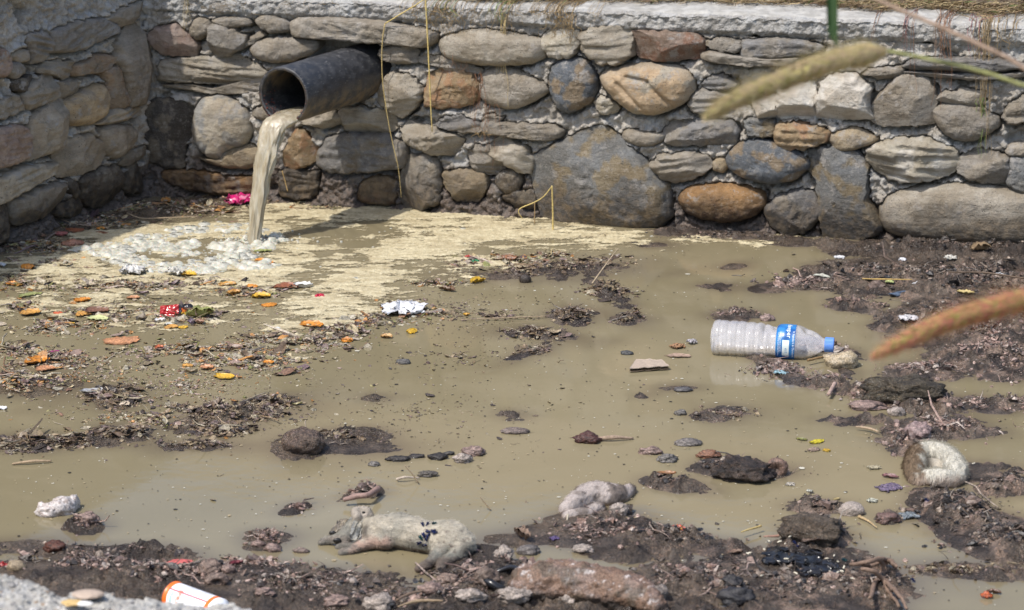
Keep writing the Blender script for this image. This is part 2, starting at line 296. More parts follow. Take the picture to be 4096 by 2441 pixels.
# wall, crop, colour, shape(r round, f flat, a angular, s slate), proud, points
ST = """L A 2 a .03 700,55 840,5 843,75 790,130 700,165 610,112
L A 4 f .03 290,190 420,140 600,108 690,150 695,190 560,250 440,300 300,310
L A 4 s .03 150,210 250,190 305,240 300,300 240,350 190,370 170,290
L A 2 r .02 45,335 60,310 100,290 160,300 165,365 80,360
L A P f .03 -20,290 30,310 48,390 20,440 -30,450
L A 4 r .02 50,370 130,380 145,430 90,460 40,430
L A X a .02 70,480 180,450 200,500 150,545 80,530
L A B f .025 430,390 560,330 690,330 690,360 620,410 530,430 450,450
L A 2 s .02 230,430 250,370 420,360 430,440 380,470 300,435
L A B a .035 600,420 680,390 700,440 755,600 740,640 660,640 640,580 620,480
L A 2 a .05 700,250 800,132 850,170 885,250 900,400 885,560 855,610 770,630 745,560 720,440 690,370
L A 2 s .03 200,490 300,430 335,500 340,560 270,620 190,650 130,620 130,560
L A 2 f .02 -30,620 70,560 128,620 130,650 60,680 -30,715
L A T r .045 400,600 480,560 600,490 630,560 636,660 590,700 510,740 410,735 398,680
L A 2 a .02 340,490 460,480 470,540 410,580 350,570
L A 3 s .03 550,740 640,660 770,640 835,640 830,670 740,710 640,735
L A 1 a .045 190,700 340,580 398,600 400,800 390,850 260,920 150,955 170,860 180,760
L A P f .035 -30,770 100,740 165,780 172,880 140,940 40,980 -30,1000
L A 1 a .03 330,900 400,830 520,800 600,840 625,890 590,980 500,1020 370,1050 330,1000
L A 1 r .04 590,800 620,750 740,745 810,770 800,830 740,900 690,940 630,910
L A 2 a .02 720,965 740,910 860,865 870,920 800,960 740,985
L A 3 f .035 -30,1070 100,1000 330,960 330,1010 250,1060 120,1130 10,1200 -30,1215
L A 2 a .04 70,1190 250,1105 380,1080 400,1160 380,1200 240,1290 110,1340 70,1270
L A X a .03 470,1070 560,1020 690,980 720,1040 720,1120 660,1190 560,1230 500,1190
L A X r .02 390,1060 450,1080 465,1150 440,1190 400,1120
L A X a .02 350,1215 470,1175 480,1260 380,1290 330,1275
L A X a .02 -30,1205 50,1190 65,1280 70,1340 40,1420 -30,1460
L A X a .02 720,1090 760,1000 820,975 850,1080 830,1140 750,1150
B A P a .035 885,220 930,160 1050,150 1150,230 1170,290 1150,330 1060,330 970,320 900,260
B A 1 r .035 1130,180 1180,100 1255,140 1240,190 1180,235 1140,215
B B 2 r .03 60,120 180,100 295,115 300,150 200,160 100,150
B B 2 a .05 60,170 90,150 200,180 260,220 250,270 180,320 110,335 70,290 55,220
B B 3 s .025 -240,400 -230,360 -100,345 60,340 200,320 330,385 390,430 370,465 250,475 150,500 20,480 -100,490 -230,480
B B 1 s .02 -220,505 -60,495 100,530 220,500 365,450 365,500 330,540 200,555 60,550 -100,530 -200,520
B A X a .02 858,620 960,600 1140,620 1143,730 1100,860 1090,985 1000,990 895,950 860,860
B A Y r .055 1147,720 1160,650 1200,590 1300,575 1400,620 1470,700 1480,800 1440,860 1350,885 1310,950 1230,925 1170,860 1147,790
B B T r .035 -15,930 60,945 120,955 130,900 290,855 345,900 355,950 290,1000 180,990 60,970
B B O f .02 -215,1015 -40,1012 150,1040 335,1050 330,1150 150,1150 -50,1130 -190,1085
B B 2 r .035 330,110 400,90 520,125 540,170 510,190 430,190 360,170
B B 2 s .02 260,270 340,205 390,210 330,250 280,275
B B 1 r .035 300,290 350,240 450,225 600,230 690,250 680,310 560,350 460,370 370,360 310,320
B B 1 f .045 545,130 600,105 820,105 1080,130 1340,172 1400,200 1390,250 1330,280 1180,265 1050,250 830,235 640,225 560,215
B B 2 s .03 1055,320 1100,290 1250,280 1290,310 1280,370 1180,370 1090,360
B C 1 s .015 100,345 170,325 300,345 490,410 480,440 390,430 230,400 120,370
B B 3 a .045 1048,560 1090,480 1150,440 1260,460 1315,520 1300,590 1250,660 1200,685 1130,660 1060,610
B B 1 r .025 320,690 330,640 400,630 450,690 400,712
B B 3 a .035 600,725 680,690 780,650 830,700 850,730 790,750 700,755
B B 3 a .03 830,650 900,640 1090,655 1150,680 1160,740 1130,785 1000,785 880,775 850,720
B B N a .03 490,960 520,860 580,770 620,790 650,850 700,880 690,940 640,980 560,995 500,985
B B 4 f .035 700,930 755,820 900,800 1080,805 1210,850 1215,930 1190,1000 1060,1005 870,1025 780,1020 705,990
B C 3 a .045 0,760 60,730 180,770 330,800 370,830 350,880 290,920 180,905 60,870 20,820
B B 2 a .035 1190,1080 1210,980 1250,930 1350,925 1410,990 1420,1080 1420,1190 1350,1230 1210,1230 1180,1160
B B N r .02 940,1160 960,1090 1040,1050 1150,1065 1160,1150 1155,1210 1040,1210 950,1190
B B X f .015 475,1010 690,1020 700,1100 690,1160 600,1180 480,1160
B C 3 r .055 240,260 270,212 450,182 650,200 840,240 862,300 840,350 740,385 600,385 400,375 280,345 243,300
B C L a .04 845,250 870,200 960,160 1040,170 1065,230 1050,300 970,350 890,335 855,290
B C 3 s .05 1070,210 1110,180 1250,165 1360,188 1383,250 1378,330 1300,380 1200,383 1120,340 1080,280
B C N a .03 150,560 170,450 260,422 400,430 470,500 460,570 400,620 260,640 165,630
B C 1 r .04 480,510 505,430 600,402 740,440 850,500 880,540 840,570 740,620 650,645 540,620 483,580
B C U r .05 890,460 910,390 1000,352 1090,360 1150,430 1160,520 1140,590 1070,640 1000,670 940,640 900,560
B D Y r .07 0,460 50,420 200,395 380,395 510,425 553,490 530,580 440,640 310,680 180,660 90,590 25,520
B C L a .03 1155,610 1200,570 1250,590 1300,630 1280,660 1190,670
B C 1 f .02 500,705 520,680 600,690 590,712 510,713
B C 2 f .035 495,740 510,713 700,740 900,740 965,770 950,810 900,835 760,820 600,800 500,790
B C 4 s .03 210,740 260,700 330,680 440,720 495,740 488,780 330,775 230,755
B C 2 s .025 420,920 450,865 520,870 560,930 640,980 560,1020 480,1040 430,1000
B C 3 a .04 510,890 600,820 740,880 780,940 775,1030 700,1010 600,950
B C T a .03 255,1030 330,1010 490,1030 510,1090 480,1170 400,1200 340,1190 290,1130
B C X r .02 570,1080 600,1020 680,1012 720,1060 700,1130 620,1150
B C G a .06 765,990 830,920 960,850 1100,790 1200,775 1280,810 1350,880 1484,1010 1560,1080 1595,1180 1590,1290 1530,1350 1420,1372 1250,1345 1000,1320 850,1290 820,1200 790,1080
B C X a .015 600,1160 700,1140 780,1130 800,1200 800,1230 700,1220 620,1180
B D R a .05 180,200 220,180 400,195 560,200 603,240 600,320 550,350 400,357 260,350 205,310
B D 2 s .03 600,240 690,235 830,240 835,312 740,300 640,270
B D 4 f .035 842,240 1000,232 1200,240 1310,270 1320,300 1200,328 1000,338 842,338
B D 1 f .045 605,315 700,303 835,333 1000,345 1180,338 1170,380 1100,388 900,388 700,370 610,350
B D 4 s .03 610,510 650,460 740,450 820,500 780,530 690,530
B D 2 s .03 525,620 560,545 700,540 760,560 720,640 640,670 560,665
B D W a .045 905,610 940,570 1045,560 1050,690 945,697
B D W a .05 1055,545 1100,510 1260,490 1275,600 1257,700 1160,703 1055,695
B E W a .055 240,630 280,520 350,450 480,450 560,520 562,600 577,700 450,708 240,703
B D 1 r .03 130,820 170,760 250,790 390,785 380,830 320,860 200,857
B D 4 a .035 390,775 430,720 600,715 780,722 815,790 800,850 740,850 620,855 480,865 400,850
B D G f .03 860,725 880,700 1020,715 1040,750 1035,803 960,808 870,795
B D N s .045 1045,760 1070,735 1240,745 1360,790 1330,850 1240,870 1140,890 1070,880 1045,815
B D 1 s .045 313,970 350,930 480,912 620,920 662,950 652,1010 560,1050 450,1087 370,1060 320,1015
B D T r .02 670,955 740,930 760,980 730,1020 680,1010
B D U r .06 758,930 820,855 980,840 1110,880 1210,940 1230,990 1160,1060 1050,1090 900,1070 790,1020 755,970
B D O r .06 472,1180 510,1125 620,1105 800,1110 930,1140 975,1200 940,1260 840,1312 740,1318 580,1292 500,1250
B D 4 a .045 980,1235 1060,1175 1180,1130 1250,1150 1310,1220 1300,1290 1200,1380 1100,1412 1040,1350 1000,1290
B E G a .055 205,970 220,905 350,890 490,910 550,1000 545,1180 600,1260 635,1340 610,1400 440,1432 300,1412 275,1300 260,1080 207,1025
B E T r .035 330,835 350,790 480,762 625,822 560,862 450,887 375,890
B E L s .06 558,910 620,858 760,830 900,832 1050,882 1087,950 1060,1020 960,1060 830,1080 680,1062 600,1012 558,960
B E 1 a .045 580,700 600,600 680,520 770,442 900,480 950,560 950,680 960,725 830,745 700,745 590,725
B E 2 r .045 950,645 1050,622 1200,640 1330,700 1322,760 1200,830 1090,830 1000,780 960,700
B E 2 a .045 1078,1000 1120,930 1200,890 1290,900 1390,940 1397,1030 1380,1090 1270,1082 1150,1060
B E 1 r .03 1375,900 1420,858 1530,850 1530,920 1400,927
B E G f .03 1395,965 1420,935 1540,930 1540,1140 1440,1132 1395,1090
B E 3 r .06 638,1260 680,1180 800,1132 950,1110 1150,1100 1350,1130 1560,1170 1560,1440 1400,1453 1200,1450 1000,1422 800,1412 690,1380 650,1330
B E 1 s .03 530,440 560,410 740,395 757,440 730,465 620,455
B E 4 s .045 765,400 850,350 1000,345 1300,352 1540,385 1540,400 1300,425 1000,415 800,410
B E 4 s .035 770,425 1000,432 1300,440 1540,415 1540,450 1300,470 1000,460 800,445
B E 1 a .03 960,590 1030,540 1240,542 1250,620 1130,628 1040,612
B E 2 s .03 1360,700 1380,640 1484,560 1550,550 1550,690 1420,732
B A 2 r .02 1180,20 1300,5 1440,20 1450,60 1330,75 1200,60
B E 2 a .03 1560,600 1700,560 1850,600 1840,760 1700,820 1580,760
B E 1 r .03 1560,860 1700,840 1900,880 1880,1040 1700,1100 1570,1040
B E 3 a .03 1600,1160 1800,1120 2000,1180 1980,1400 1750,1440 1600,1400
B E 2 a .03 1900,560 2050,540 2200,620 2180,780 2000,830 1880,740
L A 2 a .03 -60,300 -90,250 -220,260 -260,400 -200,480 -70,450
L A 1 r .03 -50,640 -200,620 -300,740 -240,900 -80,960 -50,800
L A 2 a .03 -60,1020 -250,1060 -330,1200 -240,1330 -90,1280""".split('\n')
COLS = {'1': G1, '2': G2, '3': G3, '4': G4, 'T': TAN, 'Y': (.42, .375, .30), 'O': ORA, 'P': PNK, 'U': BLU, 'W': WHT, 'B': BRN, 'X': DRK, 'L': LYE, 'G': (.185, .19, .19), 'R': (.27, .20, .155), 'N': (.34, .25, .15)}
def chaikin(p, n, k=.25):
    for _ in range(n):
        q = np.roll(p, -1, 0); p = np.stack([p*(1-k)+q*k, p*k+q*(1-k)], 1).reshape(-1, 2)
    return p
def resample(p, n):
    q = np.concatenate([p, p[:1]]); L = np.concatenate([[0], np.cumsum(np.hypot(*np.diff(q, axis=0).T))])
    t = np.linspace(0, L[-1], n, endpoint=False); return np.stack([np.interp(t, L, q[:, 0]), np.interp(t, L, q[:, 1])], 1)
walls = {}
walls['B'] = empty('stone_wall', WB.o, 'long sunlit rubble stone wall with a concrete coping, behind the pool, the black pipe coming out of it', 'wall')
walls['L'] = empty('stone_wall', WL.o, 'shaded rubble stone wall running towards the camera at the left edge', 'wall')
STONES = {'B': [], 'L': []}
for k, line in enumerate(ST):
    wl, cr, ck, shp, proud, *pp = line.split(); W = WB if wl == 'B' else WL; proud = float(proud)
    pts = np.array([[float(x) for x in q.split(',')] for q in pp])
    pts = np.array([W.st(OFF[cr]+x/1.484, y/1.484, proud*.4) for x, y in pts])
    area = np.ptp(pts[:, 0])*np.ptp(pts[:, 1]); n = 64 if area < .012 else 104
    pts = resample(chaikin(chaikin(pts, 1, .2), 1, .25) if shp == 'r' else chaikin(pts, 1, .10), n); _c = pts.mean(0); pts = _c+(pts-_c)*1.035
    rg = np.random.default_rng(100+k); c = pts.mean(0)
    # uneven edge
    ed = pts-c; L = np.linalg.norm(ed, axis=1)[:, None]; am = {'r': .0025, 'f': .004, 'a': .005, 's': .006}[shp]
    q = np.concatenate([pts*45, np.full((n, 1), k*3.1)], 1); pts = pts+ed/L*(fbm(q, 4, .65)[:, None]*am*3+.0045)
    STONES[wl].append(pts)
    rs = np.array([.04, .2, .34, .47, .58, .68, .765, .835, .89, .93, .96, .98, .993, 1.0, 1.0, .985, .96])
    _k = np.linspace(0, len(rs)-4, (len(rs)-3)*(2 if area < .012 else 3)-1); rs = np.concatenate([np.interp(_k, range(len(rs)-3), rs[:-3]), rs[-3:]])
    pw = {'r': 3.6, 'f': 12, 'a': 8, 's': 9}[shp]
    prof = np.clip(1-rs**pw, 0, 1)**(1/ (2.0 if shp == 'r' else 1.6)); prof[-4:] = 0
    back = np.zeros(len(rs)); back[-3:] = [-.012, -.03, -.06]
    S = c[0]+ed[None, :, 0]*0; P2 = c[None, None]+(pts-c)[None]*rs[:, None, None]
    base = .002; D = base+prof[:, None]*proud+back[:, None]+np.zeros((len(rs), n))
    P3 = np.concatenate([P2, np.full(P2.shape[:2]+(1,), k*1.7)], 2)
    fm = np.clip(prof*1.6, 0, 1)[:, None]
    D += fm*(fbm(P3*14, 3)*.012*(1.3 if shp == 'a' else .7)+fbm(P3*60, 4)*(.0035 if shp == 'r' else .006))
    D -= fm*np.clip(.035-np.abs(fbm(P3*np.array([16, 30, 1])+5, 3)), 0, 1)*(.07 if shp != 'r' else .0)
    if shp in 'as':
        ext = np.ptp(pts, axis=0)/2
        for j in range(4 if shp == 'a' else 2):       # broken facets
            th = rg.uniform(0, 2*math.pi); dr = np.array([math.cos(th), math.sin(th)]); rr = ((P2-c)/ext)@dr
            pl = base+proud*(rg.uniform(.95, 1.15))-np.clip(rr-rg.uniform(.05, .4), 0, 9)*proud*rg.uniform(.7, 1.5)
            D = np.where(back[:, None] < 0, D, np.minimum(D, np.maximum(pl, base)+fbm(P3*60, 3)*.002))
    if shp in 'sf' or (ck in 'L3' and shp != 'r'):                      # split layers
        fr = rg.uniform(55, 85); tl = rg.normal(0, .12)
        lay = perlin(np.stack([P2[..., 0]*9+k, (P2[..., 1]+P2[..., 0]*tl)*fr, P2[..., 0]*0+k], -1))
        D += fm*(np.tanh(lay*3)*(.0045 if shp == 's' else .0022))
    if line.startswith('B D Y'):                       # the two grooves across the big ochre stone
        for (x0, y0, x1, y1) in ((120, 480, 250, 620), (300, 480, 420, 600), (170, 445, 300, 470)):
            a0 = np.array(W.st(2400+x0/1.484, y0/1.484)); a1 = np.array(W.st(2400+x1/1.484, y1/1.484)); ab = a1-a0
            t = np.clip(((P2-a0)@ab)/(ab@ab), 0, 1); dd = np.linalg.norm(P2-a0-t[..., None]*ab, axis=-1); D -= .010*np.exp(-(dd/.006)**2)
    cc = np.array([c[0], c[1]])
    col = np.array(COLS[ck])*(1+rg.normal(0, .05))
    col = np.tile(col, (len(rs), n, 1)); m = fbm(P3*22+9, 4)[..., None]
    acc = {'U': (.27, .21, .14), 'G': (.23, .185, .115), 'N': (.36, .215, .12), 'R': (.24, .135, .09), 'Y': (.52, .37, .22) if cr == 'D' else (.30, .30, .29), 'O': (.12, .055, .025), 'W': (.56, .50, .42), 'T': (.28, .24, .19), 'P': (.30, .21, .17), 'L': (.55, .52, .46)}.get(ck, (.29, .25, .19))
    if wl == 'L': col = col*np.array((1.34, 1.25, 1.13))  # left wall stones coloured lighter and warmer to make up for shade
    t = np.clip((m-.02)*9, 0, 1)*(.9 if ck in 'UNYROLG' else .55)
    if line.startswith('B D Y'): t = np.clip(.8-np.clip((m-.12)*8, 0, 1), 0, 1)*np.clip(1.5-1.3*rs[:, None, None]**3, 0, 1)
    if line.startswith('B D O'): t = np.clip((c[1]+.01-P2[..., 1:])*40+m*2, 0, .85)
    col = col*(1-t)+np.array(acc)*t
    X = W.X(P2[..., 0], P2[..., 1], D).reshape(-1, 3)
    f = gridf(len(rs), n, True)[:, ::-1] if True else None
    cen = len(X); X = np.concatenate([X, W.X(np.array([c[0]]), np.array([c[1]]), np.array([D[0].mean()]))])
    col = np.concatenate([col.reshape(-1, 3), col[0].mean(0)[None]])
    f = [tuple(q) for q in f.tolist()]+[(cen, (j+1) % n, j) for j in range(n)][::1]
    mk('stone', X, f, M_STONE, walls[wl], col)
def inside(px, py, poly):
    r = np.zeros(px.shape, bool); x0, y0 = poly[-1]
    for x1, y1 in poly:
        if y0 != y1:
            m = ((y1 > py) != (y0 > py)) & (px < (x0-x1)*(py-y1)/(y0-y1+1e-12)+x1); r ^= m
        x0, y0 = x1, y1
    return r
def lumpy(S, T, seed=0):
    w1, v1 = worley(S*75+.6*fbm(np.stack([S*60, T*60, S*0], -1), 2), T*75, seed); w2, v2 = worley(S*150, T*150, seed+7)
    return (np.clip(.75-w1, 0, 1)**.7*v1*.011 + np.clip(.7-w2, 0, 1)*v2*.005)
cav = np.array([WB.st(800+x/1.484, y/1.484) for x, y in ((660, 245), (830, 240), (1060, 262), (1075, 300), (1095, 400), (1085, 480), (1010, 580), (800, 620), (720, 560), (650, 330))])
for key, W, s0, s1, t1 in (('B', WB, -.12, 3.0, TOP_B-.045), ('L', WL, -1.5, np.linalg.norm((Cn-WL.o)[:2])+.05, TOP_L-.12)):
    step = .0042; ns = int((s1-s0)/step); nT = int((t1+.06)/step)
    S, T = np.meshgrid(np.linspace(s0, s1, ns), np.linspace(-.06, t1, nT), indexing='ij')
    ins = np.zeros(S.shape, bool); up = ins.copy(); dn = ins.copy(); side = ins.copy()
    for p in STONES[key]:
        b0 = p.min(0)-.03; b1 = p.max(0)+.03
        i0, i1 = np.searchsorted(S[:, 0], (b0[0], b1[0])); j0, j1 = np.searchsorted(T[0], (b0[1], b1[1]))
        sl = (slice(i0, i1), slice(j0, j1)); a, b = S[sl], T[sl]
        if a.size == 0: continue
        ins[sl] |= inside(a, b, p); up[sl] |= inside(a, b+.009, p); dn[sl] |= inside(a, b-.011, p); side[sl] |= inside(a-.007, b, p)
    P = np.stack([S, T, S*0+(0 if key == 'B' else 5)], -1); nz = fbm(P*11, 3); ns2 = fbm(P*40+4, 3)
    D = .001+nz*.026+ns2*.011+lumpy(S, T, 3)*1.9
    up &= ~ins; dn &= ~ins; side &= ~ins
    D = np.where(dn & (nz > -.25), D+.006, D)
    D = np.where(up & (nz < .2), D-.030-.02*np.clip(-nz, 0, 1), D)
    D = np.where(side & (nz < .0), D-.018, D)
    gap = np.clip((-nz-.27)*10, 0, 1); D = D-gap*.03
    D = np.where(ins, -.012, D)
    if key == 'B':
        cv = inside(S, T, cav); D = np.where(cv, -.10, D)
    D += np.clip(.04-T, 0, 1)*.35+(T < .05)*fbm(P*70, 3)*.006
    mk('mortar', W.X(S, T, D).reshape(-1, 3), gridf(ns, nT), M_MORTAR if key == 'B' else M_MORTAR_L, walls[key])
    # concrete coping: rough front, worn arris, top
    H = TOP_B if key == 'B' else TOP_L
    fh = .062 if key == 'B' else .19; wd = .21
    q = np.concatenate([np.arange(0, fh-.004, .0035), fh-.004+np.arange(0, .006, .002), fh+.002+np.arange(0.0, wd, .007)])
    ss = np.arange(s0, s1, .0042 if key == 'B' else .005)
    S, Q = np.meshgrid(ss, q, indexing='ij'); fr = Q < fh
    H = TOP_F(S) if key == 'B' else H; T = np.where(fr, H-fh+Q, H); Dd = np.where(fr, .018, .018-(Q-fh))
    P = np.stack([S, Q, S*0+(2 if key == 'B' else 8)], -1)
    low = np.clip(1-Q/.02, 0, 1); n1 = fbm(P*16, 3)
    T = T+np.where(fr, low*n1*.03, 0)
    Dd = Dd+np.where(fr, lumpy(S, Q, 11)*1.0+n1*.014+fbm(P*60, 3)*.006-low*.02, 0)
    T = T+np.where(fr, 0, fbm(P*12, 3)*.008+fbm(P*60, 4)*.005)
    T = T-(.007+.012*np.clip(fbm(P*14+3, 3), 0, 1))*np.exp(-((Q-fh)/.010)**2)*(1+fbm(P*50, 2))
    X = W.X(S, T, Dd)
    if key == 'L': pass
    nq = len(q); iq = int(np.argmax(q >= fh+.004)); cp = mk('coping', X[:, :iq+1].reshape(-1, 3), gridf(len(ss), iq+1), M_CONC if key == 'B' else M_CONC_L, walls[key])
    mk('coping_top', X[:, iq:].reshape(-1, 3), gridf(len(ss), nq-iq), mat_cap() if key == 'B' else bpy.data.materials['coping_top'], cp)
# ================================================================ soil bank behind the walls
sb = NT('dry_soil'); nb = sb.noise(60, 5, .7)
M_SOIL = sb.done(sb.mix(sb.ramp(nb, .35, .65), (.13, .095, .065), (.26, .20, .14)), .95, sb.bump(nb, .8, .01))
xs = np.concatenate([np.linspace(-3, 3, 200), [60]]); xs = np.concatenate([[-60], xs]); dd = np.concatenate([np.linspace(0, 2, 90), [4, 6, 20, 120]])
S, Dp = np.meshgrid(xs, dd, indexing='ij')
P = np.stack([S, Dp, S*0], -1); T = TOP_F(np.clip(S, -3, 3))-.012+np.clip(Dp*2, 0, 1)*.03+np.clip(Dp-1.3, 0, 9)*.55+fbm(P*9, 4)*.018*(Dp < 3)  # far rise is unseen, added so the water reflects something dark
mk('soil_bank', WB.X(S, T, -.195-Dp).reshape(-1, 3), gridf(len(xs), len(dd)), M_SOIL)['kind'] = 'structure'
lx = np.array([-60, -1.5, 0, .55]); dl = np.array([0, .3, 2, 60]); S, Dp = np.meshgrid(lx, dl, indexing='ij')
mk('soil_bank', WL.X(S, S*0+TOP_L-.015, -.2-Dp).reshape(-1, 3), gridf(4, 4), M_SOIL)['kind'] = 'structure'
# ================================================================ drain pipe
pe = WB.st(1440, 290, -.02); PW = WB.X(pe[0], pe[1], -.02); ax = np.array([-.470, -.882, -.0]); ax /= np.linalg.norm(ax)
PE = PW+ax*.37; R0, R1 = .0735, .064
print('pipe end px', to_v(*PE), 'wall', to_v(*PW), TOP_B)
pipe = empty('drain_pipe', PW, 'thick black plastic drain pipe jutting out of the sunlit stone wall', 'pipe')
sp = NT('black_pipe_plastic'); n = sp.noise(40, 5, .7, stretch=(1, 1, 1)); sc = sp.noise(160, 4, .7, stretch=(.35, .35, 1.6))
c = sp.mix(sp.ramp(n, .4, .65), (.022, .023, .026), (.05, .05, .052)); c = sp.mix(sp.ramp(sc, .55, .72, 0, .65), c, (.17, .165, .155))
gz = sp.n('ShaderNodeNewGeometry'); sx = sp.n('ShaderNodeSeparateXYZ'); sp.l(gz.outputs['Normal'], sx.inputs[0])
underside_brown = sp.math('MULTIPLY', sp.ramp(sx.outputs[2], .25, -.5), sp.ramp(sp.noise(30, 5, .7), .38, .6)); c = sp.mix(sp.math('MULTIPLY', underside_brown, .85), c, (.15, .11, .065))  # brown mottling, stronger on faces turned downwards
M_PIPE = sp.done(c, sp.ramp(n, .3, .7, .38, .62), sp.bump(sc, .2, .001), Specular_IOR_Level=.5)
h1 = np.cross(ax, [0, 0, 1]); h1 /= np.linalg.norm(h1); h2 = np.cross(h1, ax)
def cyl(prof, n=96, wob=0):     # profile [(dist from wall end, radius)]
    a = np.arange(n)/n*2*math.pi; V_ = []
    for d, r in prof:
        rr = r*(1+wob*np.sin(a*2+1)+ (.004*np.sin(a*17+d*30) if wob else 0))
        V_.append(PW+ax*d+rr[:, None]*(np.cos(a)[:, None]*h1+np.sin(a)[:, None]*h2))
    return np.concatenate(V_), gridf(len(prof), n, True)
Lp = .37
v, f = cyl([(-.25, R0), (0, R0), (.1, R0), (.2, R0), (.3, R0), (Lp-.003, R0), (Lp, R0-.001), (Lp, R1+.001), (Lp-.002, R1), (.2, R1), (0, R1), (-.25, R1), (-.25, .002)], wob=.008)
mk('pipe_body', v, f, M_PIPE, pipe)
sr = NT('rust_slime'); nr = sr.noise(150, 5, .8); M_RUST = sr.done(sr.mix(sr.ramp(nr, .4, .6), (.055, .012, .008), (.23, .07, .05)), .5, sr.bump(nr, .9, .004))
crust = []                       # reddish growth along the lower inside of the mouth
for j in range(260):
    a = -math.pi/2+RNG.normal(0, .62); d = Lp-abs(RNG.normal(0, .03)); r = R1-.001 if RNG.random() < .7 else (R0+R1)/2
    if r > R1: d = Lp
    p = PW+ax*d+r*(math.cos(a)*h1+math.sin(a)*h2); q = RNG.normal(size=(8, 3)); q /= np.linalg.norm(q, axis=1)[:, None]
    crust.append((p+q*RNG.uniform(.0012, .0036), [(0, 1, 2), (2, 3, 4), (4, 5, 6), (6, 7, 0), (1, 3, 5), (0, 4, 7), (2, 5, 7), (1, 6, 3)]))
v, f, c = merge(crust); o = mk('rust_growth', v, f, M_RUST, pipe, smooth=False); o['kind'] = 'stuff'
# ================================================================ mud bed: one height field that breaks the water surface where the photograph shows mud
# (cx, cy, rx, ry, height cm, angle deg) in 2490-wide coordinates on the ground
MUD = """2150 675 200 45 3.2 0
2390 690 230 70 4.0 0
2330 790 190 55 3.6 0
2440 850 180 70 3.6 0
2480 760 150 90 4.0 0
1950 690 110 16 1.6 -6
2080 745 70 14 1.2 10
2250 905 90 22 1.5 0
2330 612 330 22 3.2 2
2000 592 140 10 1.6 2
1740 570 150 10 2.0 2
1120 505 150 8 0.83 3
780 480 120 10 0.55 2
90 575 90 12 1.10 -20
250 535 150 14 0.77 -14
420 508 120 20 0.99 -4
560 492 150 12 0.77 0
1870 880 45 14 1.6 15
1915 912 75 17 1.9 22
2000 930 70 10 1.2 0
2060 905 30 8 1.0 20
1990 840 90 10 1.0 14
1790 768 55 13 1.6 0
1545 640 0 0 0 0
2120 958 110 14 1.3 8
2215 955 95 30 3.2 6
2240 990 120 12 1.5 6
2420 985 110 16 1.2 0
2280 1045 130 26 2.0 0
2190 1080 60 20 1.6 20
2100 1025 90 8 1.0 0
1800 1143 120 22 2.8 3
1640 1180 75 15 1.6 8
1985 1237 75 15 1.6 0
1975 1303 85 34 3.6 3
1960 1350 140 26 1.6 4
2320 1245 110 45 3.4 14
2430 1310 150 55 3.2 14
2450 1190 70 22 2.4 0
2400 1150 80 18 .8 0
2160 1262 36 15 2.0 0
1450 1215 0 0 0 0
1460 1268 110 28 1.8 0
1420 1300 150 30 1.8 0
1620 1310 110 22 1.7 4
1730 1330 80 20 1.2 6
1560 1345 120 25 1.7 0
1260 1312 70 14 1.0 0
1180 1345 60 20 1.5 10
60 1330 110 12 .9 0
180 1345 120 20 1.5 5
330 1350 140 22 1.6 0
200 1400 260 36 2.2 0
420 1420 220 46 1.8 0
620 1400 160 30 1.8 0
760 1430 220 44 2.0 0
650 1465 300 40 1.8 0
930 1470 220 22 1.5 0
1180 1390 110 26 2.0 0
1230 1440 160 40 2.0 0
1100 1480 200 26 2.0 0
1500 1480 300 40 1.6 0
1700 1420 200 50 2.1 0
1850 1400 150 50 1.4 0
1900 1460 280 50 1.6 0
2080 1420 120 44 1.5 0
2330 1385 90 16 1.2 0
2420 1395 110 16 1.0 0
100 1460 300 60 3 0
810 1068 120 22 1.43 -4
720 1092 55 22 0.88 10
860 1088 90 14 0.55 0
880 1203 46 12 1.6 -8
725 1236 34 9 1.0 -20
650 1308 52 14 1.2 0
640 1332 40 10 1.4 0
200 1282 40 17 1.6 0
275 970 52 25 1.10 0
300 1058 60 16 0.88 0
150 1075 130 12 0.61 0
480 1085 80 10 0.55 0
560 1010 130 18 0.72 -8
500 1040 80 12 0.66 0
640 985 80 10 0.55 -12
60 935 100 24 0.77 0
60 1080 80 16 0.72 0
1395 772 48 20 1.21 0
1475 712 60 14 0.99 32
1525 776 32 13 0.77 0
1315 815 76 11 0.72 6
1290 856 46 9 0.66 -20
1380 655 110 13 0.55 0
1255 670 80 8 0.33 0
1785 650 22 6 .8 0
1735 696 30 6 .6 0
1580 598 34 6 .7 0
1245 1012 22 7 0.44 0
910 968 22 5 0.33 0
1770 1000 50 12 .8 0
1730 1015 40 10 .8 0
1560 962 16 4 .5 0
1640 945 28 5 .5 0
2420 1085 0 0 0 0""".split('\n')
MUD = [tuple(float(x) for x in l.split()) for l in MUD]
def blobs(vx, vy, lst):
    h = np.full(vx.shape, -9.0)
    for cx, cy, rx, ry, hh, an in lst:
        if rx == 0: continue
        ca, sa = math.cos(math.radians(an)), math.sin(math.radians(an)); dx = vx-cx; dy = vy-cy
        q = ((dx*ca+dy*sa)/rx)**2+((-dx*sa+dy*ca)/ry)**2
        h = np.maximum(h, np.where(q < 9, hh*(1.15-q)/(1+.35*q), -9))
    return h
